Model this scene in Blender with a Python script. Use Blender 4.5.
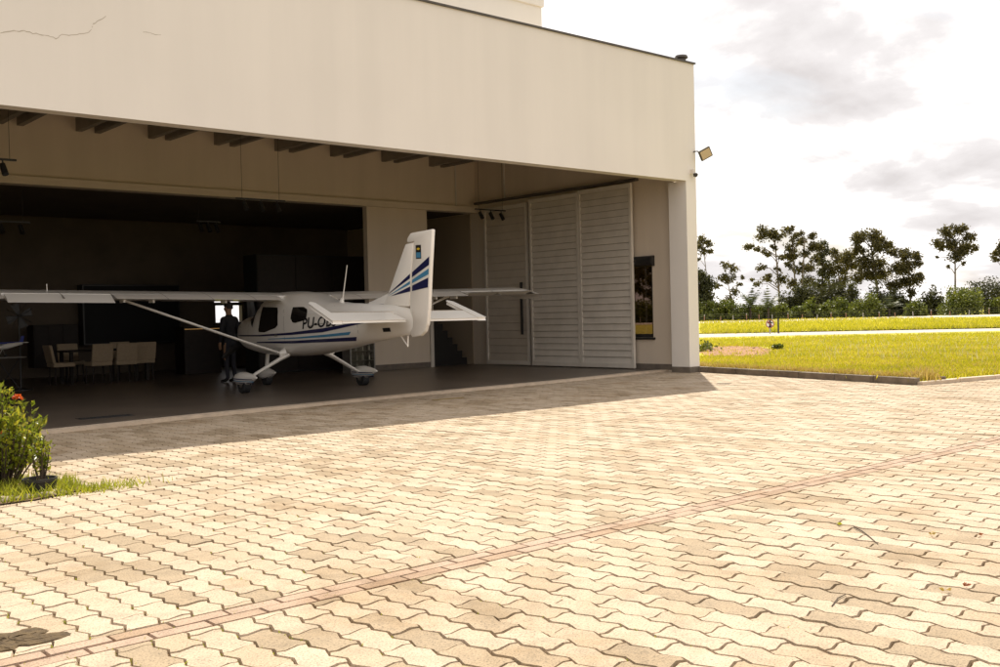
import bpy, bmesh, math, random
import numpy as np
from mathutils import Vector, Matrix
R = math.radians
random.seed(7); rng = np.random.default_rng(7)
for o in list(bpy.data.objects): bpy.data.objects.remove(o)
scene = bpy.context.scene
C = scene.collection

# ------------------------------------------------------------------ camera
EYE = 1.35; FPX = 1022.0
_a, _p, _r = R(41.35), R(-0.97), R(1.365)
FW = np.array([math.sin(_a)*math.cos(_p), math.cos(_a)*math.cos(_p), math.sin(_p)])
_rt = np.array([math.cos(_a), -math.sin(_a), 0.0]); _up = np.cross(_rt, FW)
RT = _rt*math.cos(_r) - _up*math.sin(_r); UP = _up*math.cos(_r) + _rt*math.sin(_r)
CAM = np.array([0, 0, EYE])
cd = bpy.data.cameras.new('camera'); cam = bpy.data.objects.new('camera', cd); C.objects.link(cam)
cam.matrix_world = Matrix(((RT[0], UP[0], -FW[0], 0), (RT[1], UP[1], -FW[1], 0), (RT[2], UP[2], -FW[2], EYE), (0, 0, 0, 1)))
cd.sensor_width = 36; cd.lens = FPX/1000*36; cd.clip_start = 0.05; cd.clip_end = 6000
scene.camera = cam

def ray(x, y): return FW + RT*(x-500)/FPX - UP*(y-333.5)/FPX
def gnd(x, y, z=0.0):
    d = ray(x, y); return CAM + d*((z-EYE)/d[2])
def onY(x, y, Y):
    d = ray(x, y); return CAM + d*(Y/d[1])
def onX(x, y, X):
    d = ray(x, y); return CAM + d*(X/d[0])
def proj(P):
    d = np.asarray(P, float) - CAM; z = d@FW
    return np.stack([500+FPX*(d@RT)/z, 333.5-FPX*(d@UP)/z, z], -1)

# ------------------------------------------------------------------ sky, sun, exposure
SUN = Vector((4.03, 3.48, 6.83)).normalized()
EL = math.asin(SUN.z); AZ = math.atan2(SUN.x, SUN.y)
w = bpy.data.worlds.new('World'); scene.world = w; w.use_nodes = True
nt = w.node_tree; nt.nodes.clear()
def N(tree, t, **kw):
    n = tree.nodes.new(t)
    for k, v in kw.items(): setattr(n, k, v)
    return n
out = N(nt, 'ShaderNodeOutputWorld'); bg = N(nt, 'ShaderNodeBackground'); bg.inputs[1].default_value = 0.1
sky = N(nt, 'ShaderNodeTexSky', sky_type='NISHITA', sun_disc=False, sun_elevation=EL, sun_rotation=AZ)
sky.air_density = 1.2; sky.dust_density = 2.5
tc = N(nt, 'ShaderNodeTexCoord'); sep = N(nt, 'ShaderNodeSeparateXYZ'); nt.links.new(tc.outputs['Generated'], sep.inputs[0])
def wm(op, a, b=None):
    n = N(nt, 'ShaderNodeMath', operation=op)
    for i, v in enumerate((a, b)):
        if v is None: continue
        if isinstance(v, (int, float)): n.inputs[i].default_value = v
        else: nt.links.new(v, n.inputs[i])
    return n.outputs[0]
zz = wm('ADD', wm('MAXIMUM', sep.outputs[2], 0.0), 0.22)
px_, py_ = wm('DIVIDE', sep.outputs[0], zz), wm('DIVIDE', sep.outputs[1], zz)
cmb = N(nt, 'ShaderNodeCombineXYZ'); nt.links.new(px_, cmb.inputs[0]); nt.links.new(py_, cmb.inputs[1])
def wnoise(scale, det, off, rough=0.55, dist=0.4):
    mp = N(nt, 'ShaderNodeMapping'); mp.inputs[1].default_value = (off, off*0.37, 0); nt.links.new(cmb.outputs[0], mp.inputs[0])
    n = N(nt, 'ShaderNodeTexNoise'); n.inputs['Scale'].default_value = scale; n.inputs['Detail'].default_value = det
    n.inputs['Roughness'].default_value = rough; n.inputs['Distortion'].default_value = dist
    nt.links.new(mp.outputs[0], n.inputs['Vector']); return n.outputs['Fac']
def wramp(v, pts):
    r = N(nt, 'ShaderNodeValToRGB'); cr = r.color_ramp
    while len(cr.elements) < len(pts): cr.elements.new(0.5)
    for e, (p, c) in zip(cr.elements, pts): e.position = p; e.color = (*c, 1) if len(c) == 3 else c
    nt.links.new(v, r.inputs[0]); return r.outputs[0]
cover = wramp(wnoise(1.1, 8, 3.1), [(0.34, (0.62,)*3), (0.44, (1, 1, 1))])
body = wramp(wnoise(1.9, 10, 11.7, 0.55, 0.25), [(0.37, (5.5, 5.2, 5.15)), (0.48, (6.7, 6.4, 6.35)), (0.57, (9.8, 9.35, 9.05))])
mx = N(nt, 'ShaderNodeMix', data_type='RGBA')
nt.links.new(cover, mx.inputs[0]); nt.links.new(sky.outputs[0], mx.inputs[6]); nt.links.new(body, mx.inputs[7])
nt.links.new(mx.outputs[2], bg.inputs[0]); nt.links.new(bg.outputs[0], out.inputs[0])
sd = bpy.data.lights.new('sun', 'SUN'); sd.energy = 4.7; sd.angle = R(0.53); sd.color = (1.0, 0.93, 0.80)
so = bpy.data.objects.new('sun', sd); C.objects.link(so); so.location = (30, 26, 60)
so.rotation_euler = (-SUN).to_track_quat('-Z', 'Y').to_euler()
scene.view_settings.view_transform = 'Standard'; scene.view_settings.look = 'None'
scene.view_settings.gamma = 1.0; scene.view_settings.exposure = 0.50
scene.render.engine = 'CYCLES'

# ------------------------------------------------------------------ materials
def L_(t, a, b): t.links.new(a, b)
def mat(name, col, rough=0.6, var=0.0, vscale=3.0, col2=None, bump=0.0, bscale=40.0, metal=0.0, coat=0.0, isl=0.0, spec=0.5, trans=0.0, det=5.0):
    m = bpy.data.materials.new(name); m.use_nodes = True; t = m.node_tree
    b = t.nodes['Principled BSDF']
    b.inputs['Roughness'].default_value = rough; b.inputs['Metallic'].default_value = metal
    b.inputs['Coat Weight'].default_value = coat; b.inputs['Specular IOR Level'].default_value = spec
    b.inputs['Base Color'].default_value = (*col, 1)
    g = N(t, 'ShaderNodeNewGeometry')
    cur = None
    if col2 is not None or var > 0:
        n = N(t, 'ShaderNodeTexNoise'); n.inputs['Scale'].default_value = vscale; n.inputs['Detail'].default_value = det; n.inputs['Roughness'].default_value = 0.6
        L_(t, g.outputs['Position'], n.inputs['Vector'])
        r = N(t, 'ShaderNodeValToRGB'); r.color_ramp.elements[0].position = 0.32; r.color_ramp.elements[1].position = 0.68
        c2 = col2 if col2 is not None else tuple(c*(1-var) for c in col)
        r.color_ramp.elements[0].color = (*c2, 1); r.color_ramp.elements[1].color = (*col, 1)
        L_(t, n.outputs['Fac'], r.inputs[0]); cur = r.outputs[0]
    if isl > 0:
        oi = N(t, 'ShaderNodeObjectInfo')
        a = N(t, 'ShaderNodeMath', operation='ADD'); L_(t, g.outputs['Random Per Island'], a.inputs[0]); L_(t, oi.outputs['Random'], a.inputs[1])
        f = N(t, 'ShaderNodeMath', operation='FRACT'); L_(t, a.outputs[0], f.inputs[0])
        mr = N(t, 'ShaderNodeMapRange'); mr.inputs[3].default_value = 1-isl; mr.inputs[4].default_value = 1+isl; L_(t, f.outputs[0], mr.inputs[0])
        hs = N(t, 'ShaderNodeMix', data_type='RGBA', blend_type='MULTIPLY'); hs.inputs[0].default_value = 1
        if cur is None: hs.inputs[6].default_value = (*col, 1)
        else: L_(t, cur, hs.inputs[6])
        L_(t, mr.outputs[0], hs.inputs[7]); cur = hs.outputs[2]
    if cur is not None: L_(t, cur, b.inputs['Base Color'])
    if bump > 0:
        n2 = N(t, 'ShaderNodeTexNoise'); n2.inputs['Scale'].default_value = bscale; n2.inputs['Detail'].default_value = 6
        L_(t, g.outputs['Position'], n2.inputs['Vector'])
        bp = N(t, 'ShaderNodeBump'); bp.inputs['Strength'].default_value = bump; bp.inputs['Distance'].default_value = 0.01
        L_(t, n2.outputs['Fac'], bp.inputs['Height']); L_(t, bp.outputs[0], b.inputs['Normal'])
    return m
def leafmat(name, c1, c2, c3, rough=0.5, tl=0.35, vscale=0.6):
    """leaf colour differs per leaf (island) and per patch; part of the light passes through"""
    m = bpy.data.materials.new(name); m.use_nodes = True; t = m.node_tree; b = t.nodes['Principled BSDF']; o = t.nodes['Material Output']
    g = N(t, 'ShaderNodeNewGeometry')
    r = N(t, 'ShaderNodeValToRGB'); e = r.color_ramp.elements; e[0].color = (*c1, 1); e[1].color = (*c3, 1); k = e.new(0.55); k.color = (*c2, 1)
    n = N(t, 'ShaderNodeTexNoise'); n.inputs['Scale'].default_value = vscale; L_(t, g.outputs['Position'], n.inputs['Vector'])
    a = N(t, 'ShaderNodeMath', operation='MULTIPLY_ADD'); L_(t, n.outputs['Fac'], a.inputs[0]); a.inputs[1].default_value = 0.9
    s = N(t, 'ShaderNodeMath', operation='MULTIPLY_ADD'); L_(t, g.outputs['Random Per Island'], s.inputs[0]); s.inputs[1].default_value = 0.6; s.inputs[2].default_value = -0.25
    L_(t, s.outputs[0], a.inputs[2]); L_(t, a.outputs[0], r.inputs[0])
    L_(t, r.outputs[0], b.inputs['Base Color']); b.inputs['Roughness'].default_value = rough
    tr = N(t, 'ShaderNodeBsdfTranslucent'); L_(t, r.outputs[0], tr.inputs[0])
    mxs = N(t, 'ShaderNodeMixShader'); mxs.inputs[0].default_value = tl
    L_(t, b.outputs[0], mxs.inputs[1]); L_(t, tr.outputs[0], mxs.inputs[2]); L_(t, mxs.outputs[0], o.inputs[0])
    return m
M = {}
# painted render: faint streaks of rain and blotches
def wallmat(name, col, dirt):
    m = mat(name, col, 0.75, bump=0.12, bscale=90); t = m.node_tree; b = t.nodes['Principled BSDF']; g = N(t, 'ShaderNodeNewGeometry')
    mp = N(t, 'ShaderNodeMapping'); mp.inputs[3].default_value = (1.6, 1.6, 0.12); L_(t, g.outputs['Position'], mp.inputs[0])
    n = N(t, 'ShaderNodeTexNoise'); n.inputs['Scale'].default_value = 1.4; n.inputs['Detail'].default_value = 7; L_(t, mp.outputs[0], n.inputs['Vector'])
    n2 = N(t, 'ShaderNodeTexNoise'); n2.inputs['Scale'].default_value = 0.45; n2.inputs['Detail'].default_value = 6; L_(t, g.outputs['Position'], n2.inputs['Vector'])
    a = N(t, 'ShaderNodeMath', operation='ADD'); L_(t, n.outputs['Fac'], a.inputs[0]); L_(t, n2.outputs['Fac'], a.inputs[1])
    r = N(t, 'ShaderNodeMapRange'); r.inputs[1].default_value = 0.75; r.inputs[2].default_value = 1.25; L_(t, a.outputs[0], r.inputs[0])
    x = N(t, 'ShaderNodeMix', data_type='RGBA'); x.inputs[6].default_value = (*[c*dirt for c in col], 1); x.inputs[7].default_value = (*col, 1)
    L_(t, r.outputs[0], x.inputs[0]); L_(t, x.outputs[2], b.inputs['Base Color']); return m
M['facade'] = wallmat('painted_render', (0.85, 0.80, 0.73), 0.94)
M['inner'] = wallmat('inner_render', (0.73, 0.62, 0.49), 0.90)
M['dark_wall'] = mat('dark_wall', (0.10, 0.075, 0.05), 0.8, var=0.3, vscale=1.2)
M['skirting'] = mat('skirting', (0.20, 0.165, 0.13), 0.6, var=0.3, vscale=6, bump=.1)
M['cap'] = mat('cap_metal', (0.10, 0.085, 0.07), 0.55, var=0.4, vscale=4)
M['floor'] = mat('polished_concrete', (0.155, 0.122, 0.094), 0.34, var=0.35, vscale=0.9, bump=0.03, bscale=14)
M['strip'] = mat('concrete_strip', (0.62, 0.50, 0.37), 0.8, var=0.25, vscale=5, bump=0.3)
M['concrete'] = mat('kerb_concrete', (0.25, 0.20, 0.15), 0.85, col2=(0.10, 0.075, 0.05), vscale=2.5, bump=0.5, bscale=30)
M['rafter'] = mat('rafter_concrete', (0.30, 0.26, 0.21), 0.8, var=0.2, vscale=3)
M['ceiling'] = mat('ceiling_paint', (0.55, 0.48, 0.39), 0.8, var=0.15, vscale=2)
M['black'] = mat('black_metal', (0.018, 0.017, 0.016), 0.45)
M['dark_wood'] = mat('dark_wood', (0.018, 0.012, 0.008), 0.6, spec=.3, var=0.4, vscale=8)
M['door_paint'] = mat('door_paint', (0.74, 0.68, 0.59), 0.42, var=0.14, vscale=2.5)
M['gap_shade'] = mat('slat_gap_shade', (0.40, 0.36, 0.31), 0.5, var=0.15, vscale=2.5)  # shade in the gaps between door slats, put into the colour
M['door_grey'] = mat('darker_door_paint', (0.60, 0.53, 0.44), 0.5, var=0.12, vscale=2.5)  # darker paint for the slats of the third leaf
M['cushion'] = mat('chair_fabric', (0.34, 0.26, 0.17), 0.85, var=0.15, vscale=20, bump=0.2, bscale=200)
M['white'] = mat('aircraft_white', (0.89, 0.85, 0.78), 0.28, var=0.05, vscale=1.5, coat=0.3)
M['tailwhite'] = M['white']
M['navy'] = mat('navy_stripe', (0.012, 0.014, 0.075), 0.35, coat=0.3)
M['sky_stripe'] = mat('light_blue_stripe', (0.07, 0.26, 0.44), 0.35, coat=0.3)
M['ink'] = mat('black_lettering', (0.012, 0.012, 0.014), 0.4)
M['rubber'] = mat('rubber', (0.02, 0.02, 0.02), 0.85)
M['steel'] = mat('steel', (0.5, 0.48, 0.45), 0.35, metal=0.9)
M['yellow'] = mat('yellow_print', (0.7, 0.5, 0.03), 0.5)
M['dirt'] = mat('joint_sand', (0.19, 0.115, 0.045), 0.95, col2=(0.07, 0.042, 0.018), vscale=9, bump=0.6, bscale=60)
M['trunk'] = mat('pale_bark', (0.26, 0.21, 0.16), 0.9, var=0.5, vscale=1.2)
M['bark'] = mat('dark_bark', (0.08, 0.055, 0.035), 0.9, var=0.4, vscale=3)
M['soil'] = mat('bare_soil', (0.40, 0.21, 0.10), 0.95, col2=(0.20, 0.10, 0.05), vscale=1.8, bump=0.8, bscale=12)
M['gravel'] = mat('pale_gravel', (0.52, 0.46, 0.37), 0.95, var=0.2, vscale=0.6)
M['leaf_a'] = leafmat('eucalyptus_leaf', (0.042, 0.040, 0.011), (0.098, 0.084, 0.022), (0.18, 0.15, 0.042), vscale=0.35, tl=0.5)
M['leaf_b'] = leafmat('bush_leaf', (0.055, 0.075, 0.010), (0.13, 0.155, 0.018), (0.24, 0.245, 0.03), vscale=0.3)
M['leaf_d'] = leafmat('dark_leaf', (0.028, 0.033, 0.009), (0.065, 0.068, 0.016), (0.12, 0.115, 0.028), vscale=0.35)
M['palm'] = leafmat('palm_leaf', (0.025, 0.035, 0.012), (0.06, 0.075, 0.02), (0.12, 0.12, 0.04), vscale=0.5)
M['shrub'] = leafmat('shrub_leaf', (0.05, 0.085, 0.008), (0.22, 0.26, 0.018), (0.52, 0.44, 0.04), rough=0.35, tl=0.5, vscale=9)
M['weed'] = leafmat('weed_blade', (0.16, 0.20, 0.012), (0.34, 0.36, 0.02), (0.55, 0.50, 0.06), tl=0.5, vscale=5)
M['blade'] = leafmat('grass_blade', (0.26, 0.27, 0.009), (0.49, 0.44, 0.013), (0.72, 0.60, 0.10), tl=0.4, vscale=0.45)
M['straw'] = leafmat('dry_stalk', (0.40, 0.27, 0.05), (0.52, 0.38, 0.09), (0.60, 0.48, 0.20), tl=0.3, vscale=2)
M['petal'] = leafmat('orange_petal', (0.50, 0.06, 0.012), (0.66, 0.13, 0.02), (0.75, 0.26, 0.05), tl=0.3, vscale=8)
M['dryleaf'] = leafmat('dry_red_leaf', (0.20, 0.06, 0.02), (0.30, 0.09, 0.03), (0.36, 0.15, 0.05), vscale=8)
M['pot'] = mat('pot_plastic', (0.018, 0.016, 0.014), 0.5, var=0.3, vscale=9)
M['stone'] = mat('edging_stone', (0.42, 0.34, 0.24), 0.9, var=0.4, vscale=8, bump=0.5)
M['skin'] = mat('skin', (0.30, 0.17, 0.10), 0.6)
M['shirt'] = mat('dark_shirt', (0.02, 0.02, 0.024), 0.9)
M['trousers'] = mat('dark_trousers', (0.022, 0.022, 0.03), 0.9)
M['hair'] = mat('hair', (0.012, 0.009, 0.007), 0.7)
M['red'] = mat('red_paint', (0.30, 0.035, 0.025), 0.6)
M['signwhite'] = mat('sign_white', (0.75, 0.72, 0.68), 0.5)
M['galv'] = mat('galvanised', (0.38, 0.36, 0.33), 0.5, metal=0.4, var=0.2, vscale=4)
M['postwood'] = mat('fence_post_wood', (0.30, 0.17, 0.10), 0.9, var=0.3, vscale=2)
M['fixture'] = mat('lamp_housing', (0.05, 0.045, 0.04), 0.5)
M['lampglass'] = mat('lamp_glass', (0.62, 0.50, 0.30), 0.25)
M['screen'] = mat('tv_screen', (0.006, 0.006, 0.006), 0.6, spec=.2)
def glass(name, tint, refl):
    m = bpy.data.materials.new(name); m.use_nodes = True; t = m.node_tree; t.nodes.remove(t.nodes['Principled BSDF'])
    tr = N(t, 'ShaderNodeBsdfTransparent'); tr.inputs[0].default_value = (*tint, 1); gl = N(t, 'ShaderNodeBsdfGlossy'); gl.inputs['Roughness'].default_value = 0.03
    fr = N(t, 'ShaderNodeFresnel'); fr.inputs[0].default_value = refl; x = N(t, 'ShaderNodeMixShader')
    L_(t, fr.outputs[0], x.inputs[0]); L_(t, tr.outputs[0], x.inputs[1]); L_(t, gl.outputs[0], x.inputs[2]); L_(t, x.outputs[0], t.nodes['Material Output'].inputs[0]); return m
M['tint_glass'] = glass('tinted_glass', (0.34, 0.28, 0.25), 1.35)
M['canopy_glass'] = glass('canopy_glass', (0.16, 0.15, 0.14), 1.5)
def emis(name, col, s):
    m = bpy.data.materials.new(name); m.use_nodes = True; b = m.node_tree.nodes['Principled BSDF']
    b.inputs['Base Color'].default_value = (*col, 1); b.inputs['Emission Color'].default_value = (*col, 1); b.inputs['Emission Strength'].default_value = s; return m
M['led'] = emis('led_strip', (1.0, 0.55, 0.18), 0.35)

# concrete pavers: each one its own tone, pores, patches of grime over several of them
def pavermat(name, base, spread, seed):
    m = bpy.data.materials.new(name); m.use_nodes = True; t = m.node_tree; b = t.nodes['Principled BSDF']; b.inputs['Roughness'].default_value = 0.85
    g = N(t, 'ShaderNodeNewGeometry'); oi = N(t, 'ShaderNodeObjectInfo')
    a = N(t, 'ShaderNodeMath', operation='ADD'); L_(t, g.outputs['Random Per Island'], a.inputs[0]); L_(t, oi.outputs['Random'], a.inputs[1])
    f = N(t, 'ShaderNodeMath', operation='FRACT'); L_(t, a.outputs[0], f.inputs[0])
    def noise(sc, det=6, ro=0.6):
        n = N(t, 'ShaderNodeTexNoise'); n.inputs['Scale'].default_value = sc; n.inputs['Detail'].default_value = det; n.inputs['Roughness'].default_value = ro
        L_(t, g.outputs['Position'], n.inputs['Vector']); return n.outputs['Fac']
    # tone of the single paver is pulled down inside grime patches
    pm = N(t, 'ShaderNodeMapRange'); pm.inputs[1].default_value = 0.42; pm.inputs[2].default_value = 0.66; L_(t, noise(0.55, 4), pm.inputs[0])
    mu = N(t, 'ShaderNodeMath', operation='MULTIPLY'); L_(t, pm.outputs[0], mu.inputs[0]); mu.inputs[1].default_value = 0.20
    sb = N(t, 'ShaderNodeMath', operation='SUBTRACT'); L_(t, f.outputs[0], sb.inputs[0]); L_(t, mu.outputs[0], sb.inputs[1])
    r = N(t, 'ShaderNodeValToRGB'); e = r.color_ramp.elements
    e[0].position = 0.0; e[0].color = (base[0]*(1-spread), base[1]*(1-spread)*.95, base[2]*(1-spread)*.83, 1); e[1].position = 0.95; e[1].color = (*[min(0.8, c*1.07) for c in base], 1)
    k = e.new(0.13); k.color = (base[0]*.88, base[1]*.845, base[2]*.77, 1); k = e.new(0.42); k.color = (base[0]*.96, base[1]*.95, base[2]*.92, 1)
    L_(t, sb.outputs[0], r.inputs[0])
    # pores
    po = N(t, 'ShaderNodeMapRange'); po.inputs[1].default_value = 0.34; po.inputs[2].default_value = 0.50; po.inputs[3].default_value = 0.36; L_(t, noise(105, 4, 0.75), po.inputs[0])
    st = N(t, 'ShaderNodeMapRange'); st.inputs[1].default_value = 0.30; st.inputs[2].default_value = 0.55; st.inputs[3].default_value = 0.80; L_(t, noise(7, 6), st.inputs[0])
    m1 = N(t, 'ShaderNodeMix', data_type='RGBA', blend_type='MULTIPLY'); m1.inputs[0].default_value = 1; L_(t, r.outputs[0], m1.inputs[6]); L_(t, po.outputs[0], m1.inputs[7])
    m2 = N(t, 'ShaderNodeMix', data_type='RGBA', blend_type='MULTIPLY'); m2.inputs[0].default_value = 1; L_(t, m1.outputs[2], m2.inputs[6]); L_(t, st.outputs[0], m2.inputs[7])
    gr = N(t, 'ShaderNodeValToRGB'); ge = gr.color_ramp.elements; ge[0].position = 0.33; ge[0].color = (0.76, 0.69, 0.58, 1); ge[1].position = 0.50; ge[1].color = (1, 1, 1, 1); L_(t, noise(0.85, 9, 0.68), gr.inputs[0])
    m3 = N(t, 'ShaderNodeMix', data_type='RGBA', blend_type='MULTIPLY'); m3.inputs[0].default_value = 1; L_(t, m2.outputs[2], m3.inputs[6]); L_(t, gr.outputs[0], m3.inputs[7])
    L_(t, m3.outputs[2], b.inputs['Base Color'])
    bp = N(t, 'ShaderNodeBump'); bp.inputs['Strength'].default_value = 0.5; bp.inputs['Distance'].default_value = 0.006
    L_(t, noise(45, 6, 0.65), bp.inputs['Height']); L_(t, bp.outputs[0], b.inputs['Normal'])
    return m
M['paver'] = pavermat('concrete_paver', (0.495, 0.392, 0.282), 0.30, 0)
M['redpaver'] = pavermat('red_paver', (0.43, 0.305, 0.22), 0.16, 1)

# ------------------------------------------------------------------ mesh helpers
class MB:
    def __init__(s): s.v = []; s.f = []; s.sm = False
    def add(s, vs, fs):
        n = len(s.v); s.v += [tuple(map(float, p)) for p in vs]; s.f += [tuple(i+n for i in f) for f in fs]; return s
    def box(s, x0, x1, y0, y1, z0, z1):
        return s.add([(x0, y0, z0), (x1, y0, z0), (x1, y1, z0), (x0, y1, z0), (x0, y0, z1), (x1, y0, z1), (x1, y1, z1), (x0, y1, z1)],
                     [(0, 3, 2, 1), (4, 5, 6, 7), (0, 1, 5, 4), (1, 2, 6, 5), (2, 3, 7, 6), (3, 0, 4, 7)])
    def tube(s, path, rad, n=8, sy=1.0, cap=True):
        path = [Vector(p) for p in path]; rad = [rad]*len(path) if isinstance(rad, (int, float)) else rad
        base = len(s.v); ref = None
        for i, p in enumerate(path):
            d = (path[min(i+1, len(path)-1)] - path[max(i-1, 0)]).normalized()
            if ref is None: ref = Vector((0, 0, 1)) if abs(d.z) < 0.9 else Vector((1, 0, 0))
            u = d.cross(ref).normalized(); v = u.cross(d).normalized(); ref = v
            for k in range(n):
                a = 2*math.pi*k/n; q = p + u*math.cos(a)*rad[i] + v*math.sin(a)*rad[i]*sy; s.v.append(tuple(q))
        for i in range(len(path)-1):
            for k in range(n): a = base+i*n+k; b = base+i*n+(k+1) % n; s.f.append((a, b, b+n, a+n))
        if cap:
            s.f.append(tuple(base+k for k in reversed(range(n)))); s.f.append(tuple(base+(len(path)-1)*n+k for k in range(n)))
        return s
    def lathe(s, prof, c=(0, 0, 0), n=20):
        base = len(s.v)
        for r, z in prof:
            for k in range(n): a = 2*math.pi*k/n; s.v.append((c[0]+r*math.cos(a), c[1]+r*math.sin(a), c[2]+z))
        for i in range(len(prof)-1):
            for k in range(n): a = base+i*n+k; b = base+i*n+(k+1) % n; s.f.append((a, b, b+n, a+n))
        return s
    def prism(s, pts, axis, a0, a1):
        """polygon pts (2D) extruded along axis between a0 and a1"""
        n = len(pts)
        def P(p, a): return {'x': (a, p[0], p[1]), 'y': (p[0], a, p[1]), 'z': (p[0], p[1], a)}[axis]
        return s.add([P(p, a0) for p in pts]+[P(p, a1) for p in pts],
                     [tuple(range(n))[::-1], tuple(range(n, 2*n))]+[(i, (i+1) % n, (i+1) % n+n, i+n) for i in range(n)])
    def build(s, name, m, parent=None, smooth=False, bevel=0.0, seg=2, fix=True, loc=None):
        me = bpy.data.meshes.new(name); me.from_pydata(s.v, [], s.f); me.update()
        if fix or bevel:
            bm = bmesh.new(); bm.from_mesh(me)
            if bevel:
                bmesh.ops.bevel(bm, geom=[e for e in bm.edges], offset=bevel, segments=seg, affect='EDGES', profile=0.5)
            bmesh.ops.recalc_face_normals(bm, faces=bm.faces); bm.to_mesh(me); bm.free()
        return link(name, me, m, parent, smooth, loc)
def link(name, me, m, parent=None, smooth=False, loc=None):
    if m is not None and len(me.materials) == 0: me.materials.append(m if not isinstance(m, str) else M[m])
    if smooth:
        for p in me.polygons: p.use_smooth = True
        try: me.set_sharp_from_angle(angle=R(38))
        except Exception: pass
    o = bpy.data.objects.new(name, me); C.objects.link(o)
    if parent is not None: o.parent = parent
    if loc is not None: o.location = loc
    return o
def tag(o, label, cat, group=None):
    o['label'] = label; o['category'] = cat
    if group: o['group'] = group
    return o
def structure(o): o['kind'] = 'structure'; return o
def stuff(o): o['kind'] = 'stuff'; return o
def empty(name, loc=(0, 0, 0), rz=0.0):
    o = bpy.data.objects.new(name, None); C.objects.link(o); o.location = loc; o.rotation_euler = (0, 0, rz); o.empty_display_size = 0.2; return o
def copy_tree(o, parent=None):
    c = o.copy(); C.objects.link(c); c.parent = parent
    for ch in o.children: copy_tree(ch, c)
    return c
def np_mesh(name, V, F, m, parent=None):
    """V (n,3), F (k, 3 or 4) numpy"""
    me = bpy.data.meshes.new(name); k = F.shape[1]
    me.vertices.add(len(V)); me.vertices.foreach_set('co', np.ascontiguousarray(V, dtype=np.float32).ravel())
    me.loops.add(F.size); me.loops.foreach_set('vertex_index', np.ascontiguousarray(F, dtype=np.int32).ravel())
    me.polygons.add(len(F)); me.polygons.foreach_set('loop_start', np.arange(0, F.size, k, dtype=np.int32))
    me.polygons.foreach_set('loop_total', np.full(len(F), k, dtype=np.int32)); me.update(calc_edges=True); me.validate()
    return link(name, me, m, parent)
def norm(a): return a/np.maximum(np.linalg.norm(a, axis=-1, keepdims=True), 1e-9)
def leaves(centers, ln, wd, dirs=None, rs=rng):
    """rhombic leaf per centre; returns V, F"""
    n = len(centers); d = norm(rs.normal(size=(n, 3))) if dirs is None else norm(dirs)
    s = norm(np.cross(d, rs.normal(size=(n, 3)))); ln = np.broadcast_to(ln, (n,))[:, None]; wd = np.broadcast_to(wd, (n,))[:, None]
    a = centers - d*ln/2; b = centers + s*wd/2 - d*ln*0.05; c = centers + d*ln/2; e = centers - s*wd/2 - d*ln*0.05
    V = np.stack([a, b, c, e], 1).reshape(-1, 3); F = np.arange(4*n).reshape(n, 4); return V, F

# ------------------------------------------------------------------ terrain
g = MB().add([(-3000, -3000, -0.30), (3000, -3000, -0.30), (3000, 3000, -0.30), (-3000, 3000, -0.30)], [(0, 1, 2, 3)]).build('ground', mat('far_earth', (0.16, 0.15, 0.04), 0.95, var=0.3, vscale=0.02))
structure(g)
KA, KB, KC = np.array([18.60, 14.75]), gnd(920, 385)[:2], gnd(1000, 378)[:2]
KD = KB + (KC-KB)*40
grassmat = mat('lawn_earth', (0.50, 0.46, 0.018), 0.95, col2=(0.32, 0.31, 0.014), vscale=0.16, bump=0.4, bscale=6, det=9)
lawn_pts = [tuple(KA), tuple(KB), tuple(KC), tuple(KD), (2500, float(KD[1])-900), (2500, 2500), (-2500, 2500), (-2500, 33), (18.60, 33)]
lawn = MB().add([(x, y, 0.06) for x, y in lawn_pts], [tuple(range(len(lawn_pts)))]).build('lawn', grassmat); structure(lawn)
# gravel track and far runway edge
def strip(name, pts_near, pts_far, z, m, ext0=0.0, ext1=0.0):
    n = [np.array(gnd(x, y, .06))[:2] for x, y in pts_near]; f = [np.array(gnd(x, y, .06))[:2] for x, y in pts_far]
    n[0] = n[0]-(n[1]-n[0])*ext0; f[0] = f[0]-(f[1]-f[0])*ext0; n[-1] = n[-1]+(n[-1]-n[-2])*ext1; f[-1] = f[-1]+(f[-1]-f[-2])*ext1
    o = MB().add([(*p, z) for p in n+f[::-1]], [tuple(range(len(n)*2))]).build(name, m); return structure(o)
strip('gravel_track', [(700, 337.6), (1000, 331.0)], [(700, 334.2), (1000, 328.4)], 0.068, 'gravel', 2.0, 3.0)
strip('runway', [(690, 323.6), (1000, 316.4)], [(690, 321.2), (1000, 314.2)], 0.070, 'gravel', 1.0, 1.0)
# soil patch: low uneven heap
def heap(name, x0, x1, yn, yf, hgt, m):
    P = [np.array(gnd(*p, .06)) for p in ((x0, yn), (x1, yn), (x1, yf), (x0, yf))]
    V = []; F = []; nx, ny = 26, 16; rr = random.Random(3)
    for j in range(ny+1):
        for i in range(nx+1):
            u, v = i/nx, j/ny; p = (P[0]*(1-u)+P[1]*u)*(1-v)+(P[3]*(1-u)+P[2]*u)*v
            e = max(0.0, 1-((2*u-1)**2+(2*v-1)**2)); V.append((p[0]+rr.uniform(-.1, .1), p[1]+rr.uniform(-.1, .1), 0.045+hgt*min(1, e*3)*rr.uniform(0.4, 1.0)))
    for j in range(ny):
        for i in range(nx): a = j*(nx+1)+i; F.append((a, a+1, a+nx+2, a+nx+1))
    return MB().add(V, F).build(name, m)
structure(heap('soil_patch', 696, 776, 358.5, 346.0, 0.07, 'soil'))
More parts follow.
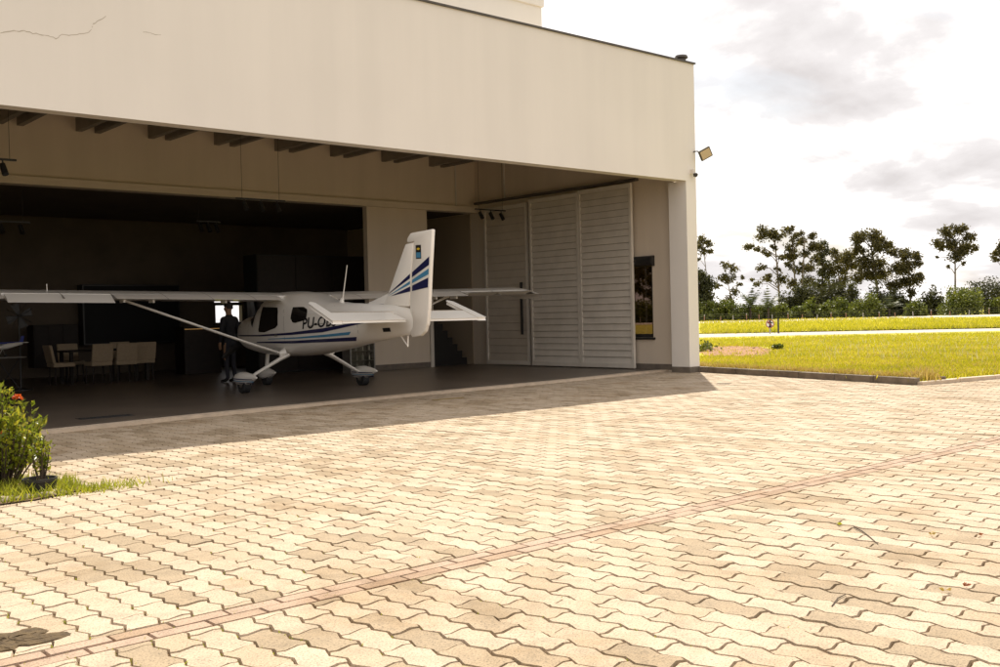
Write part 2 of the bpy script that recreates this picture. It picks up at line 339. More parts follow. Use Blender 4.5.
# kerb: precast lengths along the lawn edge
def kerb(A, B, h, nseg, labels, mk='concrete'):
    A = np.array(A); B = np.array(B); d = (B-A)/np.linalg.norm(B-A); nrm = np.array([d[1], -d[0]]); Ls = np.linalg.norm(B-A)/nseg
    root = empty('kerb', (*A, 0)); tag(root, labels, 'kerb')
    for i in range(nseg):
        p = A+d*(i*Ls+0.008); q = A+d*((i+1)*Ls-0.008); j = random.uniform(-.012, .012)
        V = [(*(p-nrm*0.11), -.05), (*(p+nrm*(0.02+j)), -.05), (*(q+nrm*(0.02+j)), -.05), (*(q-nrm*0.11), -.05)]
        V += [(a, b, h+random.uniform(-.006, .006)) for a, b, _ in V]
        V = [(a-A[0], b-A[1], c) for a, b, c in V]
        MB().add(V, [(0, 3, 2, 1), (4, 5, 6, 7), (0, 1, 5, 4), (1, 2, 6, 5), (2, 3, 7, 6), (3, 0, 4, 7)]).build('kerb_stone', mk, root, bevel=0.012)
    return root
kerb(KB, KA, 0.125, 7, 'raised dark concrete kerb running from hangar corner along the lawn')
kerb(KC+(KC-KB)*3.0, KB-(KC-KB)*0.03, 0.066, 9, 'low pale kerb edging the lawn beyond its grassy corner', 'strip')

# ------------------------------------------------------------------ pavement
bed = MB().add([(-14, -9, -0.016), (30, -9, -0.016), (30, 15.2, -0.016), (-14, 15.2, -0.016)], [(0, 1, 2, 3)]).build('pavement', 'dirt'); structure(bed)
PL, PW, PA = 0.312, 0.156, 0.0150
BAND0, BAND1, JOINT = 4.275, 4.475, 8.80
def paver_outline():
    w_ = [(-L8, s) for L8, s in ()]
    hl, hw = PL/2, PW/2
    ys = [(-hl, 0), (-0.75*hl, PA), (-0.25*hl, -PA), (0.25*hl, PA), (0.75*hl, -PA), (hl, 0)]
    xs = [(-hw, 0), (-0.5*hw, -PA*0.8), (0.5*hw, PA*0.8), (hw, 0)]
    pts = [(x, -hl+e) for x, e in xs[:-1]] + [(hw+e, y) for y, e in ys[:-1]] + [(x, hl+e) for x, e in xs[::-1][:-1]] + [(-hw+e, y) for y, e in ys[::-1][:-1]]
    return pts
def clip(poly, ylim, keep):  # keep 'above' / 'below'
    o = []; ins = (lambda p: p[1] >= ylim) if keep == 'above' else (lambda p: p[1] <= ylim)
    for i, p in enumerate(poly):
        q = poly[(i+1) % len(poly)]
        if ins(p): o.append(p)
        if ins(p) != ins(q):
            t = (ylim-p[1])/(q[1]-p[1]); o.append((p[0]+t*(q[0]-p[0]), ylim))
    return o
def inset(poly, d):
    n = len(poly); o = []
    for i in range(n):
        a, b, c = np.array(poly[i-1]), np.array(poly[i]), np.array(poly[(i+1) % n])
        e1 = (b-a)/max(np.linalg.norm(b-a), 1e-6); e2 = (c-b)/max(np.linalg.norm(c-b), 1e-6)
        n1 = np.array([-e1[1], e1[0]]); n2 = np.array([-e2[1], e2[0]]); m_ = n1+n2; l = np.linalg.norm(m_)
        m_ = m_/l if l > 1e-3 else n1; o.append(tuple(b+m_*d/max(0.6, m_@n1)))
    return o
def paver_geo(poly, gap=0.0024, ch=0.0046):
    a = inset(poly, gap); b = inset(poly, gap+ch); n = len(a)
    V = [(x, y, -0.017) for x, y in a]+[(x, y, -0.006) for x, y in a]*0+[(x, y, 0.0) for x, y in b]
    F = [tuple(range(n, 2*n))]+[(i, (i+1) % n, (i+1) % n+n, i+n) for i in range(n)]
    return V, F
OUT = paver_outline()
V0, F0 = paver_geo(OUT); pm = bpy.data.meshes.new('paver'); pm.from_pydata(V0, [], F0); pm.materials.append(M['paver']); pm.update()
jr = random.Random(12); VAR = []
for _ in range(10):
    po_ = [(x+jr.gauss(0, .0018), y+jr.gauss(0, .0018)) for x, y in OUT]; Vv, Fv = paver_geo(po_)
    mv = bpy.data.meshes.new('paver'); mv.from_pydata(Vv, [], Fv); mv.materials.append(M['paver']); mv.update(); VAR.append((Vv, Fv, mv))
def inside_bed(x, y):  # planting bed and dirt hole stay free of pavers
    return (x < 2.95 and 8.50 < y < 10.6 and x < 2.95-0.25*abs(y-8.9))
spots = []
zones = [(-6.0, BAND0), (BAND1, JOINT), (JOINT, 15.0)]
for zi, (z0, z1) in enumerate(zones):
    for i in range(int(-8/PW), int(21/PW)):
        cx = (i+0.5)*PW; off = (0.5 if i % 2 else 0.0)*PL
        for j in range(int((z0)/PL)-2, int(z1/PL)+3):
            cy = j*PL+off
            if cy+PL*.62 < z0 or cy-PL*.62 > z1: continue
            d = np.array([cx, cy, 0])-CAM; dep = d@FW
            if dep < 1.6: continue
            sx = 500+FPX*(d@RT)/dep; sy_ = 333.5-FPX*(d@UP)/dep
            if sx < -420 or sx > 1420 or sy_ > 900: continue
            if cx > KB[0]-0.05 and cy > KB[1] + (cx-KB[0])*((KC-KB)[1]/(KC-KB)[0]) and cx > KB[0]+(cy-KB[1])*((KA-KB)[0]/(KA-KB)[1]) - 0.02: continue
            if inside_bed(cx, cy): continue
            if cy > 13.2+0.11*(cx-4.35)+0.6 or cy > 15: continue
            cut = None
            if cy+PL/2+PA > z1: cut = (z1-cy, 'below')
            if cy-PL/2-PA < z0: cut = (z0-cy, 'above')
            spots.append((dep if (0 < sx < 1000 and sy_ < 667) else dep+100, cx, cy, cut))
spots.sort(key=lambda s: s[0])
SV, SF, nb = [], [], 0
for k, (dep, cx, cy, cut) in enumerate(spots):
    tx, ty, dz = random.gauss(0, .006), random.gauss(0, .005), random.gauss(0, .0016)
    if cut:
        poly = clip(OUT, *cut)
        if len(poly) < 3 or max(p[1] for p in poly)-min(p[1] for p in poly) < 0.03: continue
        V, F = paver_geo(poly)
    else: V, F, pm = VAR[random.randrange(10)]
    if k < 300:
        if cut:
            me = bpy.data.meshes.new('paver'); me.from_pydata(V, [], F); me.materials.append(M['paver']); me.update()
        else: me = pm
        o = bpy.data.objects.new('paver', me); C.objects.link(o); o.parent = bed; o.location = (cx, cy, dz); o.rotation_euler = (tx, ty, random.gauss(0, .008))
    else:
        for x, y, z in V: SV.append((cx+x, cy+y, z+dz+ty*x*-1+tx*y))
        SF += [tuple(i+nb for i in f) for f in F]; nb += len(V)
me = bpy.data.meshes.new('paver_field'); me.from_pydata(SV, [], SF); me.update(); stuff(link('paver_field', me, 'paver', bed))
# heap of loose soil spilled on the pavers next to the band
hp = MB(); nr, na = 7, 40; hr = random.Random(5); ph = [hr.uniform(0, 6.28) for _ in range(4)]
hp.v.append((0, 0, .014))
for i in range(1, nr+1):
    for k in range(na):
        a = 2*math.pi*k/na; rr0 = 1+.22*math.sin(3*a+ph[0])+.14*math.sin(5*a+ph[1])+.1*math.sin(9*a+ph[2]); t = i/nr
        hp.v.append(((.25+hr.gauss(0, .012))*rr0*t*math.cos(a)+hr.gauss(0, .008), (.15+hr.gauss(0, .01))*rr0*t*math.sin(a)+hr.gauss(0, .004), .014*(1-t**2)*hr.uniform(.6, 1.1)+.002-(.012 if i == nr else 0)))
for k in range(na): hp.f.append((0, 1+k, 1+(k+1) % na))
for i in range(nr-1):
    for k in range(na): a = 1+i*na+k; b = 1+i*na+(k+1) % na; hp.f.append((a, a+na, b+na, b))
hc = gnd(22, 643); hp = hp.build('soil_heap', mat('loose_soil', (0.13, 0.085, 0.036), 0.95, col2=(0.06, 0.038, 0.017), vscale=25, bump=1.0, bscale=80)); hp.location = (hc[0]-.04, hc[1]+.06, 0); tag(hp, 'low heap of dark loose soil spilled on the pavers', 'soil'); stuff(hp)
# red brick band, two courses
bw = (BAND1-BAND0)/2; BL = 0.27
bmesh_pool = {}
for c in range(2):
    for i in range(-4, 64):
        x = i*BL+(0.13 if c else 0); p = proj((x, BAND0+bw*(c+.5), 0))
        if p[2] < 1.5 or p[0] < -200 or p[0] > 1200: continue
        if not bmesh_pool:
            V, F = paver_geo([(-BL/2, -bw/2), (BL/2, -bw/2), (BL/2, bw/2), (-BL/2, bw/2)], 0.0035, 0.005)
            me = bpy.data.meshes.new('brick'); me.from_pydata(V, [], F); me.materials.append(M['redpaver']); me.update(); bmesh_pool['m'] = me
        o = bpy.data.objects.new('brick', bmesh_pool['m']); C.objects.link(o); o.parent = bed
        o.location = (x, BAND0+bw*(c+.5), random.gauss(0, .0015)); o.rotation_euler = (random.gauss(0, .006), random.gauss(0, .004), random.gauss(0, .006))

# ------------------------------------------------------------------ hangar
FY = 14.16; XR = 18.37; XI = 18.20; XL = -5.0; LZ = 4.235; TZ = 6.83; FZ = 0.04; MY = 21.6; BY = 28.0; RZ = 5.66
han = empty('hangar', (XR, FY, 0)); tag(han, 'white rendered aircraft hangar with one wide open front', 'hangar')
class HB(MB):
    def build(s, *a, **k):
        s.v = [(x-XR, y-FY, z) for x, y, z in s.v]; return MB.build(s, *a, **k)
HB().box(XL, XR, FY, FY+0.26, LZ, TZ).build('front_wall', 'facade', han)
HB().box(18.02, XR, FY+0.002, FY+0.50, 0.13, LZ).build('pillar', 'facade', han)
HB().box(18.012, XR+.008, FY-0.006, FY+0.508, -0.02, 0.13).build('skirting', 'skirting', han)
HB().box(XL, XL+0.5, FY+.002, FY+0.5, 0, LZ).build('pillar', 'facade', han)
HB().box(XL-.03, XR+0.03, FY-0.035, FY+0.30, TZ, TZ+0.035).build('parapet_cap', 'cap', han)
HB().lathe([(0, 0.16), (.13, .15), (.15, .1), (.10, .07), (.10, 0), (.14, -.01)], (18.13, FY+0.15, TZ+.035), 14).build('roof_vent', 'cap', han, smooth=True)
# side wall with its window opening
wy0, wy1, wz0, wz1 = 15.33, 16.35, 0.78, 2.64
sw = HB()
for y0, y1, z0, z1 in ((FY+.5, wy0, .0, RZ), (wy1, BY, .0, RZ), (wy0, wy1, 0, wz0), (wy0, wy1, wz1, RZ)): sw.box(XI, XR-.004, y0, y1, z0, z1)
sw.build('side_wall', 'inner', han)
HB().box(XI-.012, XI, FY+.51, 15.9, FZ, 0.17).build('skirting', 'skirting', han)
HB().box(XI, XR, FY+.26, BY, RZ, TZ-.3).build('side_wall', 'facade', han)
win = HB()
for b in ((wy0, wy0+.03, wz0, wz1), (wy1-.04, wy1, wz0, wz1), (wy0+.03, wy1-.04, wz0, wz0+.08), (wy0+.03, wy1-.04, wz1-.04, wz1)): win.box(XI+.01, XI+.09, *b)
wn = win.build('window', 'black', han)
HB().box(XI+.045, XI+.055, wy0+.03, wy1-.04, wz0+.08, wz1-.04).build('pane', 'tint_glass', wn)
HB().tube([(XI-.03, wy0-.08, wz1-.1), (XI-.03, wy1+.05, wz1-.1)], 0.12, 12).build('roller_blind', 'black', wn, smooth=True)
HB().box(XI-.05, XI, wy0-.06, wy1+.04, wz0-.05, wz0-.002).build('sill', 'black', wn)
HB().box(XL, XL+.2, FY+.5, BY, 0, RZ).build('side_wall', 'inner', han)
# mezzanine wall, ledge, panel between the openings
HB().box(XL+.2, XI, MY, MY+.2, 4.36, RZ).build('mezzanine_wall', 'inner', han)
HB().box(XL+.2, XI-.001, MY-.13, MY+.2, 4.20, 4.36).build('ledge', 'inner', han)
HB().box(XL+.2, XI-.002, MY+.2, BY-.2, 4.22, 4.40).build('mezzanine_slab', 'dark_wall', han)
HB().box(14.62, 16.52, MY, MY+.18, 0.18, 4.20).build('wall_panel', 'inner', han)
HB().box(14.61, 16.53, MY-.01, MY+.19, FZ, 0.18).build('skirting', 'skirting', han)
HB().box(16.535, 16.65, MY-.02, MY+.1, FZ, 2.02).build('jamb', 'door_paint', han)
# back wall with a small bright window
bx0, bx1, bz0, bz1 = onY(214.5, 310, BY)[0], onY(242, 310, BY)[0], 1.36, 1.99
bw_ = HB()
for x0, x1, z0, z1 in ((XL, bx0, 0, RZ), (bx1, XR, 0, RZ), (bx0, bx1, 0, bz0), (bx0, bx1, bz1, RZ)): bw_.box(x0, x1, BY, BY+.2, z0, z1)
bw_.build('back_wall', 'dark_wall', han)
wn = HB().box(bx0, bx1, BY+.02, BY+.10, 1.86, 1.95).box(bx0, bx0+.04, BY+.02, BY+.1, bz0, 1.86).build('window', 'black', han)
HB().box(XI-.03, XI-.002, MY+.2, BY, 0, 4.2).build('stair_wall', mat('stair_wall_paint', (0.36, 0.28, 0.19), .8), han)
# roof and paired rafters
HB().box(XL, XR-.01, FY+.26, BY+.2, RZ, RZ+.2).build('roof', 'ceiling', han)
x = -4.3
for i in range(15):
    for dx in (0, 0.38):
        X = 6.02+1.525*(i-7)+dx
        if X > XI-.3: continue
        HB().box(X-.06, X+.06, FY+.262, MY-.002, 5.37, RZ-.002).build('rafter', 'rafter', han)
# upper block behind the parapet
tb = HB().box(8.0, 15.5, 16.0, 22.0, RZ+.2, 8.02).build('upper_block', 'facade', han)
HB().box(7.96, 15.54, 15.96, 22.04, 8.02, 8.7).build('fascia', 'facade', tb)
# floor slab
fe = [(XL, 12.9), (4.35, 13.44), (6.39, 13.78), (10.3, 14.22), (14.0, 14.42), (17.41, 14.88), (XI, 14.92)]
fp = fe+[(XI, BY), (XL, BY)]
n = len(fp)
fl = HB().add([(x, y, -.05) for x, y in fp]+[(x, y, FZ) for x, y in fp], [tuple(range(n, 2*n))]+[(i, (i+1) % n, (i+1) % n+n, i+n) for i in range(n)]).build('floor', 'floor', han)
st = HB(); ne = len(fe)
st.add([(x, y-.003, 0.0) for x, y in fe]+[(x, y-.003, FZ+.004) for x, y in fe]+[(x, y+.22, FZ+.004) for x, y in fe],
       [(i, i+1, ne+i+1, ne+i) for i in range(ne-1)]+[(ne+i, ne+i+1, 2*ne+i+1, 2*ne+i) for i in range(ne-1)])
st.build('threshold_strip', 'strip', han)
dr = HB().box(5.02, 5.78, 14.60, 14.88, FZ, FZ+.004).build('drain', 'black', han)
for i in range(14): HB().box(5.05+i*.052, 5.085+i*.052, 14.64, 14.82, FZ+.004, FZ+.008).build('grate_bar', 'rubber', dr)
yl = gnd(450, 399.0)
HB().box(yl[0]-.35, yl[0]+.3, yl[1]-.02, yl[1]+.05, 0.003, 0.006).build('paint_mark', mat('worn_yellow', (0.42, 0.28, 0.04), 0.8, var=0.5, vscale=6), han)
# cracks in the render
def crack(pts, wd):
    cr_ = random.Random(8); pts = [(x0+(x1-x0)*t/4+cr_.gauss(0, .3), y0+(y1-y0)*t/4+cr_.gauss(0, .45)) for (x0, y0), (x1, y1) in zip(pts, pts[1:]) for t in range(4)]+[pts[-1]]
    m = HB(); P = [onY(x, y, FY-.002) for x, y in pts]; V = []
    for i, p in enumerate(P): t = wd*random.uniform(.4, 1.2); V += [(p[0], FY-.002, p[2]-t/2), (p[0], FY-.002, p[2]+t/2)]
    m.add(V, [(2*i, 2*i+2, 2*i+3, 2*i+1) for i in range(len(P)-1)]).build('hairline_crack', mat('crack', (0.50, 0.44, 0.36), 0.9), han)
crack([(0, 32), (14, 31), (24, 30.5), (36, 33), (48, 36), (58, 38.5), (59, 35.5), (72, 35), (88, 32.5), (92, 29), (93, 24), (98, 21), (106, 16)], .012)
crack([(143, 31), (150, 33), (161, 35)], .009)
# door leaves folded along the side wall
def leaf(y0, y1, x, z1, pitch, mt, tilt, handle=None):
    d = HB()
    for a, b, c_, e in ((y0, y0+.07, FZ+.03, z1), (y1-.06, y1, FZ+.03, z1), (y0+.07, y1-.06, FZ+.03, FZ+.13), (y0+.07, y1-.06, z1-.1, z1)): d.box(x-.04, x+.03, a, b, c_, e)
    dr_ = d.build('door', 'door_paint', han)
    n = int((z1-.1-FZ-.13)/pitch); pt = (z1-.1-FZ-.13)/n
    gp = .013 if tilt > .01 else .008
    HB().box(x+.018, x+.026, y0+.072, y1-.062, FZ+.13, z1-.1).build('gap_shade_sheet', 'gap_shade', dr_)  # sheet added behind the slats, its dark colour draws the gap shade
    for i in range(n):
        z = FZ+.13+i*pt; t = random.uniform(-.002, .002)
        m = HB().prism([(x-.004-tilt+t, z+.0), (x+.006-tilt+t, z-.004), (x+.012, z+pt-gp), (x+.002, z+pt-gp+.004)], 'y', y0+.072, y1-.062)
        m.build('slat', mt, dr_)
    if handle: HB().box(x-.085, x-.045, *handle).build('handle', 'black', dr_, bevel=.006)
    return dr_
leaf(15.76, 17.46, 18.03, 4.36, 0.155, 'door_paint', 0.030)
leaf(17.475, 19.22, 18.03, 4.32, 0.155, 'door_paint', 0.030)
leaf(19.36, 21.05, 18.07, 4.27, 0.20, 'door_grey', 0.012, (19.55, 19.62, 0.86, 2.22))
HB().box(17.99, 18.10, 15.6, 21.4, 4.40, 4.46).build('door_rail', 'cap', han)
p = onY(455, 180, MY); HB().tube([(p[0], MY-.02, 4.36), (p[0], MY-.02, RZ)], .022, 8).build('conduit', 'door_paint', han)
p = onX(505, 185, XI); HB().tube([(XI-.03, p[1], 4.46), (XI-.03, p[1], RZ)], .022, 8).build('conduit', 'door_paint', han)
# dark stair behind the opening
stair = empty('staircase', (17.45, 22.45, FZ)); tag(stair, 'black staircase rising inside the dark opening beside the louvred doors', 'stairs')
for i in range(10):
    MB().box(.62-.165*i-.165, .62-.165*i, -.5, .5, .0, .19*(i+1)).build('step', 'black', stair)

# floodlight and camera on the corner
fl_ = empty('floodlight', (18.30, FY, 4.86)); tag(fl_, 'square black floodlight bracketed to the hangar corner near the roof', 'floodlight')
MB().tube([(0, 0, 0.03), (0, -.10, .03), (.06, -.16, 0.0)], .014, 8).build('bracket', 'fixture', fl_)
hd = MB().box(-.14, .14, -.035, .035, -.12, .12).build('housing', 'fixture', fl_, bevel=.012); hd.location = (.16, -.2, -.02); hd.rotation_euler = (R(22), R(-28), R(-38))
MB().box(-.115, .115, -.041, -.0355, -.095, .095).build('lamp_glass', 'lampglass', hd)
sc = empty('security_camera', (18.20, FY, 4.42)); tag(sc, 'small white security camera under the floodlight on the hangar corner', 'camera')
MB().box(-.03, .03, -.09, -.0, -.03, .07).build('mount', 'door_paint', sc, bevel=.008)
MB().lathe([(0, -.02), (.045, 0), (.055, .05), (.04, .07), (0, .07)], (0.03, -.1, -.09), 12).build('dome', 'fixture', sc, smooth=True)

# ------------------------------------------------------------------ track lights hung from the ceiling
def track(pA, pB, Y, n, label, zf=None):
    A = np.array(onY(*pA, Y)); B = np.array(onY(*pB, Y)); L = B[0]-A[0]; r = empty('track_light', (A[0], Y, A[2])); tag(r, label, 'track light', 'black track lights hung in the hangar')
    MB().box(0, L, -.02, .02, -.015, .015).build('rail', 'black', r)
    for fx in (.12, .88): MB().tube([(L*fx, 0, .01), (L*fx, 0, RZ-A[2]-.02)], .004, 5).build('wire', 'black', r)
    for i in range(n):
        x = L*(i+.5)/n; s = MB().tube([(x, 0, -.015), (x, 0, -.09)], .012, 6).build('spot', 'black', r)
        MB().tube([(x, .03, -.07), (x+.02, -.06, -.24)], [.045, .05], 10).build('lamp_head', 'black', s, smooth=True)
track((236, 198), (285, 203), 19.0, 3, 'black three lamp track light hanging in front of the mezzanine ledge')
track((196, 221), (220, 222), 22.6, 3, 'small black three lamp track light under the mezzanine behind the ledge')
track((-30, 220), (30, 221), 22.6, 3, 'long black track light under the mezzanine above the round fan')
track((-40, 156), (16, 152), 17.0, 2, 'black track light hanging high under the paired rafters')
track((475, 209), (506, 204.5), 20.2, 3, 'black three lamp track light beside the folded doors')

# ------------------------------------------------------------------ aircraft
AX, AY, AH = 9.74, 13.16, R(-5.9)
ac = empty('light_aircraft', (AX, AY, FZ), AH)
tag(ac, 'white high wing light aircraft with blue stripes parked tail outwards in the hangar', 'aircraft')
# fuselage stations: q(forward), z bottom, z top, half width, exponent
ST = [(-0.05, 1.06, 1.44, .035, 2.2), (0.25, 1.03, 1.50, .085, 2.2), (0.55, 1.00, 1.54, .14, 2.3), (1.1, .935, 1.565, .215, 2.4), (1.7, .865, 1.59, .29, 2.5), (2.2, .80, 1.61, .345, 2.6),
      (2.8, .735, 1.66, .415, 2.8), (3.3, .685, 1.75, .475, 3.0), (3.7, .655, 1.84, .515, 3.2), (4.2, .635, 1.88, .54, 3.4), (4.7, .63, 1.885, .54, 3.4), (5.0, .635, 1.83, .54, 3.2), (5.25, .64, 1.70, .545, 3.0),
      (5.5, .66, 1.50, .545, 3.0), (5.8, .69, 1.45, .54, 3.0), (6.1, .73, 1.43, .52, 3.0), (6.38, .79, 1.37, .46, 2.8), (6.52, .86, 1.29, .36, 2.6), (6.57, .95, 1.18, .2, 2.3)]
SQ = np.array([s[0] for s in ST])
def sec(q): return [float(np.interp(q, SQ, [s[k] for s in ST])) for k in range(1, 5)]
def half(q, z):
    zb, zt, hw, e = sec(q); t = (z-(zb+zt)/2)/((zt-zb)/2); t = max(-.999, min(.999, t)); return hw*(1-abs(t)**e)**(1/e)
qs = np.concatenate([np.linspace(-.05, 5.5, 40), np.linspace(5.58, 6.56, 16)])
fus = MB(); NS = 36
for q in qs:
    zb, zt, hw, e = sec(q); zc, hz = (zb+zt)/2, (zt-zb)/2
    for k in range(NS):
        a = 2*math.pi*k/NS; c, s_ = math.cos(a), math.sin(a)
        fus.v.append((hw*math.copysign(abs(c)**(2/e), c), q, zc+hz*math.copysign(abs(s_)**(2/e), s_)))
for i in range(len(qs)-1):
    for k in range(NS): a = i*NS+k; b = i*NS+(k+1) % NS; fus.f.append((a, b, b+NS, a+NS))
fus.f.append(tuple(range(NS))); fus.f.append(tuple((len(qs)-1)*NS+k for k in range(NS)))
FUS = fus.build('fuselage', 'white', ac, smooth=True)
def skin(name, poly, m, parent, side=-1, off=.004, sub=10, flatten=None):
    """flat print / pane following the fuselage side: poly of (q, z) points; dense grid clipped by the polygon"""
    bm = bmesh.new(); vs = [bm.verts.new((0, q, z)) for q, z in poly]; bm.faces.new(vs)
    q0, q1 = min(p[0] for p in poly), max(p[0] for p in poly); z0, z1 = min(p[1] for p in poly), max(p[1] for p in poly)
    for i in range(1, sub*2): bmesh.ops.bisect_plane(bm, geom=bm.verts[:]+bm.edges[:]+bm.faces[:], plane_co=(0, q0+(q1-q0)*i/(sub*2), 0), plane_no=(0, 1, 0))
    for i in range(1, max(2, sub//2)): bmesh.ops.bisect_plane(bm, geom=bm.verts[:]+bm.edges[:]+bm.faces[:], plane_co=(0, 0, z0+(z1-z0)*i/(sub//2)), plane_no=(0, 0, 1))
    for v in bm.verts: v.co.x = side*(half(v.co.y, v.co.z)+off)
    bmesh.ops.recalc_face_normals(bm, faces=bm.faces)
    me = bpy.data.meshes.new(name); bm.to_mesh(me); bm.free()
    return link(name, me, m, parent, smooth=True)
# interior visible only as dark: glass panes with frames
M['acglass'] = mat('aircraft_window', (0.012, 0.011, 0.010), 0.12, spec=0.5)
def grow(poly, d):
    c = np.mean(poly, 0); return [tuple(c+(np.array(p)-c)*(1+d/np.linalg.norm(np.array(p)-c))) for p in poly]
dwin = [(4.84, 1.60), (4.12, 1.575), (4.09, 1.50), (4.10, 1.24), (4.20, 1.19), (4.74, 1.105), (5.02, 1.11), (5.03, 1.16)]
rwin = [(3.54, 1.57), (3.20, 1.565), (3.06, 1.52), (3.03, 1.46), (3.04, 1.35), (3.10, 1.32), (3.42, 1.275), (3.52, 1.29), (3.58, 1.36)]
for s in (-1, 1):
    dr_ = skin('door', [(5.08, 1.66), (4.02, 1.64), (4.0, .98), (5.26, .94), (5.22, 1.2)], 'white', ac, s, .003, 12)
    skin('window', dwin, 'acglass', dr_, s, .009)
    skin('window', [(5.14, 1.62), (5.22, 1.62), (5.50, 1.44), (5.50, 1.36), (5.34, 1.20)], 'acglass', ac, s, .006)
    w2 = skin('window', rwin, 'acglass', ac, s, .006)
    skin('door_handle', [(4.25, 1.06), (4.12, 1.06), (4.12, 1.03), (4.25, 1.03)], 'steel', dr_, s, .014, 2)
# windscreen
ws = MB(); qn = 8; an = 14
for i in range(qn+1):
    q = 5.06+(5.56-5.06)*i/qn; zb, zt, hw, e = sec(q); zc, hz = (zb+zt)/2, (zt-zb)/2
    for k in range(an+1):
        a = R(28)+R(124)*k/an; c, s_ = math.cos(a), math.sin(a)
        ws.v.append(((hw+.004)*math.copysign(abs(c)**(2/e), c), q, zc+(hz+.006)*abs(s_)**(2/e)))
for i in range(qn):
    for k in range(an): a = i*(an+1)+k; ws.f.append((a, a+1, a+an+2, a+an+1))
ws.build('windscreen', 'acglass', ac, smooth=True)
# stripes on both sides
for s in (-1, 1):
    skin('stripe', [(6.2, 1.05), (5.0, 1.055), (3.6, 1.10), (2.5, 1.17), (1.2, 1.285), (0.62, 1.335), (1.0, 1.275), (1.6, 1.205), (2.5, 1.10), (3.6, 1.055), (5.0, 1.025), (6.2, 1.025)][::1], 'navy', ac, s, .005, 14)
    skin('stripe', [(4.6, .98), (3.4, 1.012), (2.4, 1.06), (1.62, 1.105), (1.70, 1.05), (2.5, 1.012), (3.4, .985), (4.6, .968)], 'sky_stripe', ac, s, .005, 12)
    skin('stripe', [(5.2, .915), (3.6, .945), (2.4, .985), (1.50, 1.015), (1.58, .945), (2.4, .925), (3.6, .895), (5.2, .895)], 'navy', ac, s, .005, 12)
M['seam'] = mat('panel_seam', (0.30, 0.28, 0.25), .6)
for s in (-1, 1):
    for q in (1.42, 2.32, 3.86, 5.58, 6.05): zb, zt, _, _ = sec(q); skin('panel_seam', [(q-.0045, zb+.04), (q+.0045, zb+.04), (q+.0045, zt-.05), (q-.0045, zt-.05)], 'seam', ac, s, .0035, 8)
    skin('panel_seam', [(1.42, 1.355), (3.0, 1.215), (3.0, 1.207), (1.42, 1.347)], 'seam', ac, s, .0035, 8)
# registration lettering
def lettering(body, name, size, conv, m, parent, shear=0.0, off=0.0):
    cu = bpy.data.curves.new(name, 'FONT'); cu.body = body; cu.size = size; cu.shear = shear; cu.resolution_u = 3; cu.offset = off
    o = bpy.data.objects.new(name, cu); C.objects.link(o); dg = bpy.context.evaluated_depsgraph_get(); dg.update()
    me = bpy.data.meshes.new_from_object(o.evaluated_get(dg)); bpy.data.objects.remove(o); bpy.data.curves.remove(cu)
    bm = bmesh.new(); bm.from_mesh(me); bmesh.ops.triangulate(bm, faces=bm.faces)
    xs_ = [v.co.x for v in bm.verts]; x0, x1 = min(xs_), max(xs_)
    for v in bm.verts: v.co = Vector(conv((v.co.x-x0)/(x1-x0), v.co.y))
    bm.to_mesh(me); bm.free(); me.materials.clear(); return link(name, me, m, parent)
def regconv(side):
    def f(u, y):
        q = (3.17-1.12*u) if side < 0 else (2.05+1.12*u); z = 1.165+y+(0.05*u if side < 0 else 0.05*(1-u)); return (side*(half(q, z)+.006), q, z)
    return f
for s in (-1, 1): lettering('PU-OBS', 'registration', 0.275, regconv(s), 'ink', ac, 0.12, .006)
# small placard lights above the lettering
skin('static_port', [(2.98, 1.47), (2.72, 1.47), (2.72, 1.44), (2.98, 1.44)], mat('placard', (.85, .83, .78), .4), ac, -1, .008, 3)
